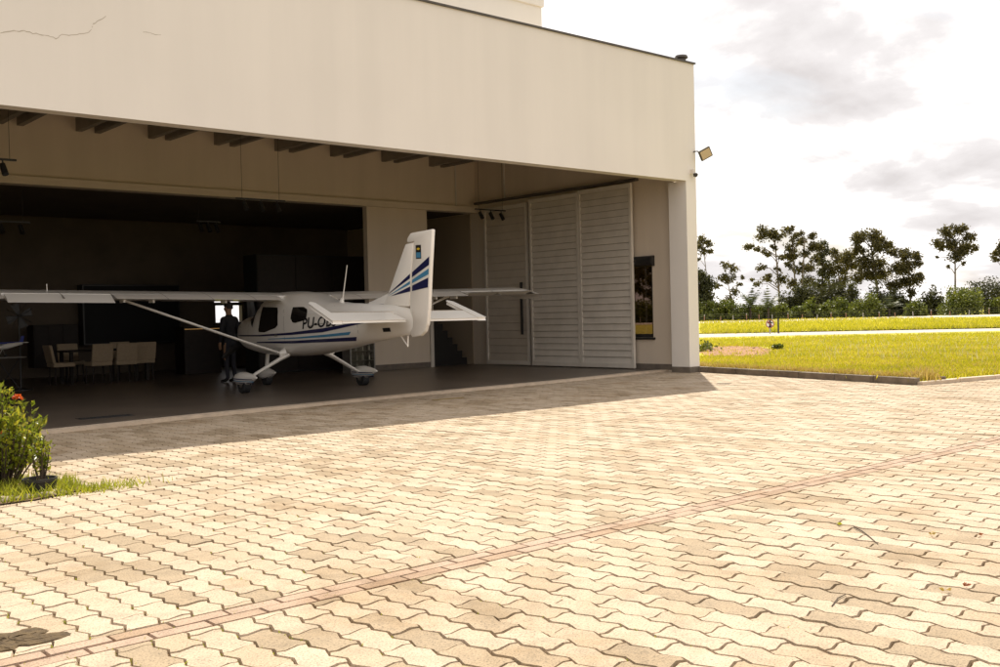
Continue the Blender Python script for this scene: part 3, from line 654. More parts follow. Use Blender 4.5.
# wing: airfoil sections
def foil(n=12, t=.13):
    x = (1-np.cos(np.linspace(0, math.pi, n)))/2
    y = 5*t*(.2969*np.sqrt(x)-.126*x-.3516*x**2+.2843*x**3-.1036*x**4); cam_ = .04*(2*.4*x-x**2)/.16*(x < .4)+.04*((1-.8)+.8*x-x**2)/.36*(x >= .4)
    return list(zip(x, cam_+y))[::-1]+list(zip(x, cam_-y))[1:]   # TE upper -> LE -> TE lower
def wingbox(lat0, lat1, q_te0, q_te1, ch0, ch1, z0, z1, inc, fx0=0.0, fx1=1.0, nseg=2, drop=0.0, hinge=.74):
    pts = [p for p in foil(16)]
    sel = [(x, y) for x, y in pts if fx0 <= x <= fx1]
    if fx1 < 1:
        yu = np.interp(fx1, [p[0] for p in pts[:16]][::-1], [p[1] for p in pts[:16]][::-1]); yl_ = np.interp(fx1, [p[0] for p in pts[15:]], [p[1] for p in pts[15:]]); sel = [(fx1, yu)]+sel+[(fx1, yl_)]
    if fx0 > 0:
        yu = np.interp(fx0, [p[0] for p in pts[:16]][::-1], [p[1] for p in pts[:16]][::-1]); yl_ = np.interp(fx0, [p[0] for p in pts[15:]], [p[1] for p in pts[15:]])
        up_ = [(x, y) for x, y in pts[:16] if x >= fx0]; lo = [(x, y) for x, y in pts[15:] if x >= fx0]; sel = up_+[(fx0, yu), (fx0, yl_)]+lo
    m = MB(); n = len(sel)
    for i in range(nseg+1):
        t = i/nseg; lat = lat0+(lat1-lat0)*t; ch = ch0+(ch1-ch0)*t; qt = q_te0+(q_te1-q_te0)*t; z = z0+(z1-z0)*t
        for x, y in sel:
            xx, yy = (1-x)*ch, y*ch   # distance ahead of TE
            if drop:
                hx, hy = (1-hinge)*ch, -.005*ch; a = drop; dx, dy = xx-hx, yy-hy; xx, yy = hx+dx*math.cos(a)-dy*math.sin(a), hy+dx*math.sin(a)+dy*math.cos(a)
            m.v.append((lat, qt+xx*math.cos(inc)-yy*math.sin(inc)*0, z+yy+xx*math.sin(inc)))
    for i in range(nseg):
        for k in range(n): a = i*n+k; b = i*n+(k+1) % n; m.f.append((a, b, b+n, a+n))
    m.f.append(tuple(range(n))); m.f.append(tuple(nseg*n+k for k in range(n))); return m
HSP = 5.32; QT = 3.72; CH = 1.32; ZR = 1.695; ZT = 1.785; INC = R(2.2)
def zz_(l): return ZR+(ZT-ZR)*abs(l)/HSP
for s in (-1, 1):
    wg = wingbox(s*.30, s*HSP, QT, QT, CH, CH, zz_(.3), zz_(HSP), INC, 0, .74, 6).build('wing', 'white', ac, smooth=True)
    wingbox(s*.56, s*3.56, QT, QT, CH, CH, zz_(.56), zz_(3.56), INC, .75, 1, 2).build('flap', 'white', wg, smooth=True)
    wingbox(s*3.60, s*5.26, QT, QT, CH, CH, zz_(3.60), zz_(5.26), INC, .77, 1, 2, drop=(R(13) if s < 0 else R(-12)), hinge=.77).build('aileron', 'white', wg, smooth=True)
    for l in (1.1, 1.9, 2.7, 3.58, 4.4): wingbox(s*l-.004, s*l+.004, QT, QT, CH*1.0, CH*1.0, zz_(l)+.0012, zz_(l)+.0012, INC, .05, .73, 1).build('rib_seam', 'seam', wg)
    # drooped tip
    tip = MB(); n = 0
    for (dl, dz, sc_) in ((0, 0, 1), (.12, -.01, .97), (.2, -.045, .85), (.24, -.10, .62)):
        for x, y in foil(12): tip.v.append((s*(HSP+dl), QT+CH*(.1*(1-sc_)+(1-x)*sc_), zz_(HSP)+y*CH*sc_+(1-x)*CH*sc_*math.sin(INC)+dz))
    nn = len(foil(12))
    for i in range(3):
        for k in range(nn): a = i*nn+k; b = i*nn+(k+1) % nn; tip.f.append((a, b, b+nn, a+nn))
    tip.f.append(tuple(3*nn+k for k in range(nn))); tip.build('wing_tip', 'white', wg, smooth=True)
    # strut and jury fittings
    MB().tube([(s*.50, 4.02, .70), (s*1.0, 4.06, .87), (s*3.34, 4.22, 1.745)], [.050, .055, .05], 10, sy=.45).build('wing_strut', 'white', ac, smooth=True)
    MB().tube([(s*3.34, 4.22, 1.72), (s*3.34, 4.24, 1.80)], .06, 8).build('strut_fitting', 'white', wg)
    MB().tube([(s*.44, 4.0, .72), (s*.56, 4.02, .69)], [.09, .05], 8).build('strut_cuff', 'white', ac, smooth=True)
    for l in (1.6, 2.9, 3.4): MB().box(s*l-.015, s*l+.015, QT+.2, QT+.45, zz_(l)-.055, zz_(l)+.0).build('hinge_bracket', 'white', wg)
    # main gear
    MB().tube([(s*.38, 4.0, .68), (s*.55, 4.02, .60), (s*1.14, 4.1, .27)], [.085, .075, .052], 10, sy=.5).build('gear_leg', 'white', ac, smooth=True)
    wl = MB().tube([(s*1.23-.07, 4.1, .165), (s*1.23+.07, 4.1, .165)], .165, 20).build('wheel', 'rubber', ac, smooth=True)
    MB().tube([(s*1.23-.075, 4.1, .165), (s*1.23+.075, 4.1, .165)], .07, 12).build('hub', 'steel', wl)
    sp = MB(); prof = [(4.55, .02, .02, .25), (4.50, .06, .065, .25), (4.38, .10, .11, .25), (4.2, .115, .13, .255), (4.0, .108, .125, .265), (3.8, .08, .09, .28), (3.62, .045, .05, .295), (3.50, .012, .015, .30)]
    for q, a, b, zc in prof:
        for k in range(14): t = 2*math.pi*k/14; sp.v.append((s*1.23+a*math.cos(t), q, zc+b*math.sin(t)))
    for i in range(len(prof)-1):
        for k in range(14): a = i*14+k; b = i*14+(k+1) % 14; sp.f.append((a, b, b+14, a+14))
    sp.f.append(tuple(range(14))); sp.f.append(tuple((len(prof)-1)*14+k for k in range(14)))
    spo = sp.build('wheel_fairing', 'white', ac, smooth=True)
    for (zo, wd_, mm) in ((.25, .02, 'navy'), (.215, .016, 'sky_stripe'), (.182, .016, 'navy')):
        b_ = MB(); V = []
        for q, a, b, zc in prof[2:7]:
            for zq in (zo, zo+wd_):
                t = max(-.98, min(.98, (zq-zc)/b)); V.append((s*1.23-(a*math.sqrt(1-t*t)+.003), q, zq))
        b_.add(V, [(2*i, 2*i+2, 2*i+3, 2*i+1) for i in range(4)]).build('stripe', mm, spo)
# nose gear
MB().tube([(0, 5.9, .72), (0, 6.0, .30)], .04, 10).build('nose_gear_leg', 'white', ac, smooth=True)
nw = MB().tube([(-.06, 6.0, .15), (.06, 6.0, .15)], .15, 18).build('wheel', 'rubber', ac, smooth=True)
sp = MB(); prof = [(6.38, .02, .02, .22), (6.3, .08, .08, .22), (6.1, .12, .12, .23), (5.9, .11, .11, .24), (5.7, .06, .06, .26), (5.55, .015, .015, .27)]
for q, a, b, zc in prof:
    for k in range(12): t = 2*math.pi*k/12; sp.v.append((a*math.cos(t), q, zc+b*math.sin(t)))
for i in range(len(prof)-1):
    for k in range(12): a = i*12+k; b = i*12+(k+1) % 12; sp.f.append((a, b, b+12, a+12))
sp.f.append(tuple(range(12))); sp.f.append(tuple((len(prof)-1)*12+k for k in range(12))); sp.build('wheel_fairing', 'white', ac, smooth=True)
# propeller
prp = MB(); 
for i, (r_, q) in enumerate(((.14, 6.56), (.135, 6.62), (.11, 6.70), (.06, 6.78), (.008, 6.83))):
    for k in range(16): a = 2*math.pi*k/16; prp.v.append((r_*math.cos(a), q, 1.07+r_*math.sin(a)))
for i in range(4):
    for k in range(16): a = i*16+k; b = i*16+(k+1) % 16; prp.f.append((a, b, b+16, a+16))
prp = prp.build('spinner', 'white', ac, smooth=True)
for i in range(3):
    a = R(95+120*i); u = Vector((math.cos(a), 0, math.sin(a))); v = Vector((-math.sin(a), 0, math.cos(a))); m = MB(); rr_ = [(.1, .05, .9), (.3, .085, .7), (.55, .08, .45), (.8, .055, .3), (.86, .02, .25)]
    for r_, wd_, tw in rr_:
        for sx_, th_ in ((-1, 0), (0, .012), (1, 0), (0, -.012)):
            p = u*r_+v*(sx_*wd_*math.cos(tw))+Vector((0, 1, 0))*(sx_*wd_*math.sin(tw)+th_); m.v.append((p.x, p.y+6.64, p.z+1.07))
    for j in range(4):
        for k in range(4): b = j*4+k; c = j*4+(k+1) % 4; m.f.append((b, c, c+4, b+4))
    m.f.append((0, 1, 2, 3)); m.f.append((16, 17, 18, 19)); m.build('propeller_blade', 'black', ac)
# fin and rudder
def thick(poly, name, m, t0, parent, tfun=None):
    """symmetric plate in the (q, z) plane, thickness by distance from the trailing edge"""
    b = MB().prism([(q, z) for q, z in poly], 'x', -t0, t0); return b.build(name, m, parent, bevel=min(.02, t0*.6), smooth=True)
fin = thick([(.92, 1.53), (.72, 1.72), (.45, 2.07), (.24, 2.34), (.115, 2.50), (-.13, 2.51), (-.03, 2.0), (.045, 1.5)], 'fin', 'white', .045, ac)
MB().add([(-.03, 1.5, 1.565), (.03, 1.5, 1.565), (-.045, .82, 1.56), (.045, .82, 1.56), (0, .74, 1.74), (0, 1.45, 1.60)], [(0, 1, 3, 2), (0, 2, 4, 5), (1, 5, 4, 3), (0, 5, 1), (2, 3, 4)]).build('fin_fillet', 'white', ac)
rud = thick([(-.14, 2.525), (.09, 2.525), (.06, 2.60), (-.04, 2.665), (-.69, 2.675), (-.60, 2.06), (-.525, 1.46), (-.47, 1.20), (-.44, 1.17), (-.40, 1.10), (-.27, 1.03), (.0, 1.005), (.06, 1.10), (.035, 1.5), (-.045, 2.0)], 'rudder', 'white', .034, ac)
MB().tube([(0, -.27, 1.05), (0, -.27, 1.2)], .01, 6).build('hinge_pin', 'steel', rud)
def finmark(name, poly, mm, off):
    for s in (-1, 1): MB().add([(s*off, q, z) for q, z in poly], [tuple(range(len(poly)))]).build(name, mm, rud if poly[0][0] < -.02 else fin, fix=False)
# stripe rays: start point near the fin root, end on the trailing edge
def ray_stripe(a, b0, b1, mm):
    (q0, z0), (qA, zA), (qB, zB) = a, b0, b1
    hq = lambda z: -.03-(z-2.0)*.19 if z > 2 else -.03+(2.0-z)*.15
    # split at hinge (q ~ -0.03)
    t = (q0+.02)/(q0-(qA+qB)/2); m0 = (q0+(qA-q0)*t, z0+(zA-z0)*t); m1 = (q0+(qB-q0)*t, z0+(zB-z0)*t)
    t2 = t+.035; n0 = (q0+(qA-q0)*t2, z0+(zA-z0)*t2); n1 = (q0+(qB-q0)*t2, z0+(zB-z0)*t2)
    for s in (-1, 1):
        MB().add([(s*.049, q0, z0), (s*.049, *m0), (s*.049, *m1)], [(0, 1, 2)]).build('stripe', mm, fin, fix=False)
        MB().add([(s*.038, *n0), (s*.038, qA, zA), (s*.038, qB, zB), (s*.038, *n1)], [(0, 1, 2, 3)]).build('stripe', mm, rud, fix=False)
ray_stripe((.74, 1.70), (-.600, 2.26), (-.588, 2.13), 'navy')
ray_stripe((.70, 1.685), (-.575, 2.075), (-.565, 1.985), 'sky_stripe')
ray_stripe((.62, 1.68), (-.556, 1.935), (-.540, 1.785), 'navy')
for s in (-1, 1):
    pl = MB().add([(s*.0375, q, z) for q, z in ((-.20, 2.46), (-.36, 2.455), (-.36, 2.24), (-.20, 2.245))], [(0, 1, 2, 3)]).build('emblem', 'ink', rud, fix=False)
    MB().add([(s*.039, q, z) for q, z in ((-.215, 2.345), (-.345, 2.34), (-.345, 2.255), (-.215, 2.26))], [(0, 1, 2, 3)]).build('emblem_field', 'sky_stripe', pl, fix=False)
    MB().add([(s*.039, q, z) for q, z in ((-.22, 2.40), (-.28, 2.375), (-.34, 2.395), (-.28, 2.42))], [(0, 1, 2, 3)]).build('emblem_lozenge', 'yellow', pl, fix=False)
# tailplane and drooped elevator with horns
def plate(pts, t, name, mm, parent):
    """slab from a list of (lat, q, z) upper points"""
    n = len(pts); V = [(a, b, c+t/2) for a, b, c in pts]+[(a, b, c-t/2) for a, b, c in pts]
    return MB().add(V, [tuple(range(n)), tuple(range(n, 2*n))[::-1]]+[(i, (i+1) % n, (i+1) % n+n, i+n) for i in range(n)]).build(name, mm, parent, bevel=.010, smooth=True)
HZ = 1.405; dr = R(17)
def ez(q): return HZ+(q-.42)*math.tan(dr)
for s in (-1, 1):
    plate([(s*.05, .46, HZ), (s*1.22, .46, HZ), (s*1.14, .98, HZ), (s*.05, 1.10, HZ)], .06, 'tailplane', 'white', ac)
    el = plate([(s*.13, .0, ez(.0)), (s*.20, .40, ez(.40)), (s*1.235, .42, ez(.42)), (s*1.25, .0, ez(0))], .035, 'elevator', 'white', ac)
    plate([(s*1.25, .0, ez(0)), (s*1.245, .95, ez(.95)), (s*1.30, 1.0, ez(1.0)), (s*1.365, .92, ez(.92)), (s*1.41, .0, ez(0))], .055, 'horn', 'white', el)
# antenna, tail skid, lights
an_ = MB().tube([(0, 2.46, 1.63), (0, 2.24, 2.28)], [.012, .007], 6).build('antenna', 'white', ac)
MB().tube([(0, 2.5, 1.60), (0, 2.46, 1.70)], [.05, .03], 8).build('antenna_base', 'white', an_, smooth=True)
MB().tube([(0, .42, 1.04), (0, .18, .86), (0, .17, 1.03)], .013, 6).build('tail_skid', 'white', ac)
skin('tail_vent', [(.72, 1.16), (.52, 1.165), (.52, 1.10), (.72, 1.095)], 'ink', ac, -1, .006, 2)
l_ = -4.55; MB().tube([(l_, QT+.6, zz_(l_)+.12), (l_, QT+.62, zz_(l_)+.26)], .008, 6).build('fuel_vent', 'white', ac)

# ------------------------------------------------------------------ person beside the nose
def person(loc, rz, label):
    J = {'pel': ((0, 0, .93), .135), 'sp1': ((0, 0, 1.08), .135), 'ch': ((0, .01, 1.30), .165), 'nk0': ((0, 0, 1.45), .075), 'nk': ((0, .01, 1.51), .058), 'hd': ((0, .025, 1.60), .088), 'hd2': ((0, .03, 1.68), .082), 'hd3': ((0, .02, 1.735), .045)}
    E = [('pel', 'sp1'), ('sp1', 'ch'), ('ch', 'nk0'), ('nk0', 'nk'), ('nk', 'hd'), ('hd', 'hd2'), ('hd2', 'hd3')]
    for s, n in ((-1, 'l'), (1, 'r')):
        J.update({n+'sh': ((s*.20, 0, 1.40), .078), n+'el': ((s*.285, -.02, 1.13), .056), n+'wr': ((s*.235, .07, .90), .032), n+'pm': ((s*.23, .09, .83), .036),
                  n+'hp': ((s*.095, 0, .88), .10), n+'kn': ((s*.115, .02, .49), .062), n+'an': ((s*.12, -.02, .10), .042), n+'ft': ((s*.13, .06, .04), .04), n+'to': ((s*.145, .16, .03), .03)})
        E += [('ch', n+'sh'), (n+'sh', n+'el'), (n+'el', n+'wr'), (n+'wr', n+'pm'), ('pel', n+'hp'), (n+'hp', n+'kn'), (n+'kn', n+'an'), (n+'an', n+'ft'), (n+'ft', n+'to')]
        for i in range(4):
            y = .115-.018*i; J[f'{n}f{i}'] = ((s*.228, y-.005, .765), .0095); J[f'{n}g{i}'] = ((s*.215, y-.002, .71+.012*abs(i-1)), .008); E += [(n+'pm', f'{n}f{i}'), (f'{n}f{i}', f'{n}g{i}')]
        J[n+'t0'] = ((s*.205, .125, .82), .011); J[n+'t1'] = ((s*.195, .145, .775), .009); E += [(n+'pm', n+'t0'), (n+'t0', n+'t1')]
    names = list(J); me = bpy.data.meshes.new('person'); me.from_pydata([J[k][0] for k in names], [(names.index(a), names.index(b)) for a, b in E], [])
    o = bpy.data.objects.new('person', me); C.objects.link(o)
    md = o.modifiers.new('skin', 'SKIN'); o.modifiers.new('sub', 'SUBSURF').levels = 2
    for i, k in enumerate(names): me.skin_vertices[0].data[i].radius = (J[k][1], J[k][1]*(.72 if k in ('ch', 'sp1', 'pel') else 1)); me.skin_vertices[0].data[i].use_root = (k == 'pel')
    dg = bpy.context.evaluated_depsgraph_get(); dg.update(); m2 = bpy.data.meshes.new_from_object(o.evaluated_get(dg)); bpy.data.objects.remove(o)
    m2.materials.clear()
    for k in ('trousers', 'shirt', 'skin', 'black'): m2.materials.append(M[k])
    for p in m2.polygons:
        c = p.center; p.use_smooth = True
        p.material_index = 3 if c.z < .09 else 2 if (c.z > 1.475 or (abs(c.x) > .17 and c.z < .885)) else 1 if c.z > .95 else 0
    o = bpy.data.objects.new('person', m2); C.objects.link(o); o.location = loc; o.rotation_euler = (0, 0, rz); tag(o, label, 'person')
    h = MB(); 
    for i in range(7):
        a = R(90*i/6); 
        for k in range(16): t = 2*math.pi*k/16; h.v.append((.093*math.cos(a)*math.cos(t), .012+.108*math.cos(a)*math.sin(t), 1.665+.115*math.sin(a)-(.05 if math.sin(t) < -.2 and i == 0 else 0)))
    for i in range(6):
        for k in range(16): a = i*16+k; b = i*16+(k+1) % 16; h.f.append((a, b, b+16, a+16))
    h.build('hair', 'hair', o, smooth=True)
    MB().tube([(0, .105, 1.63), (0, .135, 1.60), (0, .11, 1.585)], [.012, .017, .012], 8).build('nose', 'skin', o, smooth=True)
    for s in (-1, 1):
        MB().tube([(s*.088, .01, 1.595), (s*.103, .0, 1.62), (s*.09, .0, 1.65)], [.012, .018, .012], 6).build('ear', 'skin', o, smooth=True)
        MB().lathe([(0, -.01), (.011, 0), (0, .01)], (s*.032, .112, 1.635), 8).build('eye', 'ink', o)
    MB().box(-.025, .025, .10, .112, 1.553, 1.561).build('mouth', mat('lips', (.22, .09, .07), .6), o)
    return o
pp = onY(229.5, 330, 20.75)
person((pp[0], pp[1], FZ), R(25), 'person in dark clothes standing by the aircraft nose against bright window')

# ------------------------------------------------------------------ furniture in the dark lounge
def chair(loc, rz, label):
    r = empty('dining_chair', (*loc, FZ), rz); tag(r, label, 'chair', 'upholstered chairs round the dining table')
    MB().box(-.24, .24, -.24, .24, .40, .50).build('seat', 'cushion', r, bevel=.025)
    b = MB().prism([(-.25, .49), (-.18, .49), (-.26, .90), (-.33, .90)], 'x', -.24, .24).build('backrest', 'cushion', r, bevel=.02)
    for sx in (-1, 1):
        for sy in (-1, 1): MB().tube([(sx*.2, sy*.2, 0), (sx*.19, sy*.19, .41)], [.014, .02], 6).build('leg', 'dark_wood', r)
    return r
tbx, tby = 8.95, 24.1
for p_, rz, lb in (((8.50, 23.55), 0.05, 'pale upholstered chair with its back square to the hangar front, second along table'), ((9.08, 23.55), -.03, 'pale upholstered chair with its back square to the hangar front, beside the end chair'),
                   ((7.80, 23.9), R(-90), 'pale upholstered chair seen side on at the end of dining table'), ((9.64, 23.9), R(4), 'pale upholstered chair nearest the person on the dining table side'),
                   ((8.35, 24.85), R(180), 'pale upholstered chair on far side of table facing the hangar front'), ((9.6, 24.85), R(178), 'pale upholstered chair on far table side in front of television')):
    chair(p_, rz, lb)
tb = empty('dining_table', (tbx-.1, tby+.05, FZ)); tag(tb, 'dark rectangular dining table between the pale chairs', 'table')
MB().box(-.95, 1.0, -.40, .40, .72, .76).build('table_top', 'dark_wood', tb, bevel=.008)
for sx in (-.85, .9):
    for sy in (-.33, .33): MB().box(sx-.035, sx+.035, sy-.035, sy+.035, 0, .72).build('leg', 'dark_wood', tb)
def tvbox(px0, py0, px1, py1, Y, d, name, label, cat, m, feet=False):
    A = onY(px0, py0, Y); B = onY(px1, py1, Y); x0, x1 = A[0], B[0]; z1, z0 = A[2], max(FZ, B[2])
    r = empty(name, ((x0+x1)/2, Y, z0)); tag(r, label, cat); hw, h = (x1-x0)/2, z1-z0
    MB().box(-hw, hw, 0, d, 0, h).build('body', m, r, bevel=.01); return r, hw, h
r, hw, h = tvbox(82, 284.5, 181, 342, 27.6, .38, 'wall_screen', 'huge black screen on the lounge back wall behind the dining table', 'screen', 'black')
MB().box(-hw+.04, hw-.04, -.004, .0, .04, h-.04).build('screen', 'screen', r)
r, hw, h = tvbox(33, 325, 79, 366, 26.8, .5, 'sideboard', 'low black sideboard against the back wall left of the screen', 'sideboard', 'dark_wood')
for i in range(3): dd = MB().box(-hw+.03+i*(2*hw-.06)/3, -hw+.01+(i+1)*(2*hw-.06)/3, -.02, -.001, .05, h-.05).build('drawer_front', 'dark_wood', r)
r, hw, h = tvbox(184, 329, 222, 376, 25.2, .6, 'bar_counter', 'dark bar counter with a thin warm light strip behind the wing strut', 'counter', 'dark_wood')
MB().box(-hw-.03, hw+.03, -.05, .65, h, h+.05).build('counter_top', 'dark_wood', r); MB().box(-hw, hw, -.045, -.03, h-.012, h-.004).build('light_strip', 'led', r)
r, hw, h = tvbox(256, 254, 369, 372, 23.4, .7, 'storage_cabinet', 'tall black storage cabinet behind the aircraft beside wall panel', 'cabinet', mat('cabinet_black', (.016, .017, .015), .6, spec=.3))
for i in range(3): dd = MB().box(-hw+.02+i*(2*hw-.04)/3, -hw+.0+(i+1)*(2*hw-.04)/3, -.025, -.001, .06, h-.04).build('cabinet_door', 'dark_wood', r); MB().box(-hw+.06+i*(2*hw-.04)/3, -hw+.08+i*(2*hw-.04)/3, -.05, -.026, h*.4, h*.55).build('handle', 'black', dd)
# glazed display cabinet with bottles
Yc = 21.2; A = onY(350, 341, Yc); B = onY(375.5, 367, Yc)
dc = empty('display_cabinet', ((A[0]+B[0])/2, Yc, FZ)); tag(dc, 'small glass fronted cabinet with pale goods under the aircraft tail', 'cabinet')
hw = (B[0]-A[0])/2; h = A[2]-FZ
for b in ((-hw, -hw+.03, 0, .36, 0, h), (hw-.03, hw, 0, .36, 0, h), (-hw+.03, hw-.03, .33, .36, 0, h), (-hw+.03, hw-.03, 0, .33, h-.03, h), (-hw+.03, hw-.03, 0, .33, 0, .06)): MB().box(*b).build('panel', 'galv', dc)
for k in range(3):
    z = .06+k*(h-.1)/3; sh = MB().box(-hw+.03, hw-.03, .02, .33, z, z+.012).build('shelf', 'galv', dc)
    for i in range(4):
        bx = -hw+.08+i*(2*hw-.16)/3; bo = MB().lathe([(0, 0), (.03, 0), (.03, .11), (.012, .14), (.012, .18), (0, .18)], (bx+random.uniform(-.02, .02), .15, z+.013), 8).build('bottle', 'signwhite' if (i+k) % 2 else 'steel', sh)
MB().box(-hw+.03, hw-.03, .002, .008, .06, h-.03).build('pane', glass('clear_glass', (.8, .8, .76), 1.45), dc)
# bistro table, fan and model aircraft at the left
t_ = np.array(gnd(8, 385, FZ)); d_ = ray(8, 357); tp = CAM+d_*((0.76-EYE)/d_[2])
bt = empty('bistro_table', (tp[0], tp[1], FZ)); tag(bt, 'small round bistro table with crossed legs holding model aircraft', 'table')
MB().lathe([(0, .70), (.34, .70), (.35, .71), (.34, .72), (0, .72)], (0, 0, 0), 24).build('table_top', 'galv', bt, smooth=True)
for s in (-1, 1): MB().tube([(s*.22, -.1*s, 0), (0, 0, .36), (-s*.2, .1*s, .70)], .012, 6).build('leg', 'black', bt)
ma = empty('model_aircraft', (tp[0]-.02, tp[1]-.02, FZ+.722), R(38)); tag(ma, 'blue and white model aircraft standing on the bistro table', 'model')
MB().tube([(0, .42, .20), (0, .3, .20), (0, 0, .22), (0, -.35, .27)], [.02, .06, .06, .02], 10).build('fuselage', 'white', ma, smooth=True)
MB().box(-.42, .42, -.02, .18, .27, .30).build('wing', mat('model_blue', (.05, .07, .30), .3), ma, bevel=.006)
MB().prism([(-.36, .27), (-.28, .27), (-.34, .42), (-.40, .42)], 'x', -.008, .008).build('fin', mat('model_blue_fin', (.05, .07, .30), .3), ma); MB().box(-.16, .16, -.38, -.29, .28, .292).build('tailplane', 'white', ma)
for s in (-1, 1): MB().tube([(0, .1, .17), (s*.1, .12, .03)], .008, 6).build('gear_leg', 'steel', ma); MB().tube([(s*.09, .12, .03), (s*.12, .12, .03)], .03, 10).build('wheel', 'rubber', ma)
fp_ = onY(19, 316, 22.6); fan = empty('pedestal_fan', (fp_[0], 22.6, FZ)); tag(fan, 'black pedestal fan with a round head in the dark lounge', 'fan')
MB().lathe([(0, 0), (.22, 0), (.22, .02), (.05, .05), (0, .05)]).build('base', 'black', fan); MB().tube([(0, 0, .05), (0, 0, fp_[2]-FZ)], .018, 8).build('pole', 'black', fan)
zc = fp_[2]-FZ; hd = MB()
for i in range(12):
    a = 2*math.pi*i/12; hd.tube([(0, -.07, zc), (.2*math.cos(a), -.1, zc+.2*math.sin(a)), (.29*math.cos(a), -.02, zc+.29*math.sin(a)), (.2*math.cos(a), .06, zc+.2*math.sin(a)), (0, .08, zc)], .004, 4)
hd.build('cage', 'black', fan)
for i in range(4):
    a = R(90*i+20); u = Vector((math.cos(a), 0, math.sin(a))); v = Vector((-math.sin(a), 0, math.cos(a)))
    MB().add([tuple(Vector((0, -.02+k, zc))+u*r_+v*w_) for k in (0, .006) for r_, w_ in ((.03, -.02), (.25, -.09), (.26, .09), (.03, .03))], [(0, 1, 2, 3), (4, 7, 6, 5), (0, 4, 5, 1), (1, 5, 6, 2), (2, 6, 7, 3), (3, 7, 4, 0)]).build('fan_blade', 'black', fan)

# ------------------------------------------------------------------ planting bed at the left
bedp = [(-1.0, 8.42), (0.8, 8.36), (1.9, 8.33), (2.5, 8.36), (2.95, 8.55), (3.0, 8.85), (2.85, 9.3), (2.55, 9.9), (2.2, 10.4), (0.8, 10.9), (-1.0, 11.0)]
bd = MB().add([(x, y, 0.012) for x, y in bedp], [tuple(range(len(bedp)))]).build('planting_bed', 'dirt'); structure(bd)
def blades(centers, h, w, rs, lean=.5):
    n = len(centers); a = rs.uniform(0, 2*math.pi, n); l = rs.uniform(.1, lean, n); h = h*rs.uniform(.5, 1.25, n)
    side = np.stack([np.cos(a), np.sin(a), np.zeros(n)], 1)*w/2; b2 = rs.uniform(0, 2*math.pi, n)
    tipv = np.stack([np.cos(b2)*l*h, np.sin(b2)*l*h, h], 1); mid = tipv*.5+np.array([0, 0, 1])*h[:, None]*.08
    V = np.stack([centers-side, centers+side, centers+mid+side*.7, centers+tipv, centers+mid-side*.7], 1).reshape(-1, 3)
    i = np.arange(n)*5; F = np.concatenate([np.stack([i, i+1, i+2, i+4], 1)]); T = np.stack([i+4, i+2, i+3, i+3], 1)
    return V, np.concatenate([F]), T
def blade_mesh(name, centers, h, w, m, rs, lean=.5, parent=None):
    V, Q, T = blades(np.asarray(centers, float), h, w, rs, lean); F = np.concatenate([np.stack([Q[:, 0], Q[:, 1], Q[:, 2]], 1), np.stack([Q[:, 0], Q[:, 2], Q[:, 3]], 1), T[:, :3]])
    return np_mesh(name, V, F, m, parent)
rs = np.random.default_rng(11)
def in_bed(x, y):
    c = False; n = len(bedp)
    for i in range(n):
        x0, y0 = bedp[i]; x1, y1 = bedp[(i+1) % n]
        if (y0 > y) != (y1 > y) and x < (x1-x0)*(y-y0)/(y1-y0)+x0: c = not c
    return c
P = []
while len(P) < 5200:
    x, y = rs.uniform(.3, 3.05), rs.uniform(8.3, 10.6)
    if in_bed(x, y) and rs.random() < (1 if y < 9.0 else .45): P.append((x, y, .01))
o = stuff(blade_mesh('weeds', P, .11, .010, 'weed', rs, 1.0)); tag(o, 'bright green weeds and grass filling the planting bed edge', 'weeds')
P = [(x, y, 0.0) for x, y in zip(rs.normal(2.95, .22, 420), rs.normal(8.5, .10, 420)) if y > 8.3]
o = stuff(blade_mesh('weeds', P, .07, .009, 'weed', rs, 1.2)); tag(o, 'thin trail of weeds creeping from the bed over the pavers', 'weeds')
def leaf_mesh(name, cs, ln, wd, m, parent, dirs, rs):
    n = len(cs); d = norm(dirs); s = norm(np.cross(d, rs.normal(size=(n, 3)))); u = np.cross(s, d); ln = np.broadcast_to(ln, (n,))[:, None]; wd = np.broadcast_to(wd, (n,))[:, None]
    V = np.stack([cs, cs+d*ln*.45+s*wd/2+u*wd*.18, cs+d*ln+u*ln*-.08, cs+d*ln*.45-s*wd/2+u*wd*.18, cs+d*ln*.5], 1).reshape(-1, 3); i = np.arange(n)*5
    F = np.concatenate([np.stack([i, i+1, i+4], 1), np.stack([i+1, i+2, i+4], 1), np.stack([i+2, i+3, i+4], 1), np.stack([i+3, i, i+4], 1)]); return np_mesh(name, V, F, m, parent)
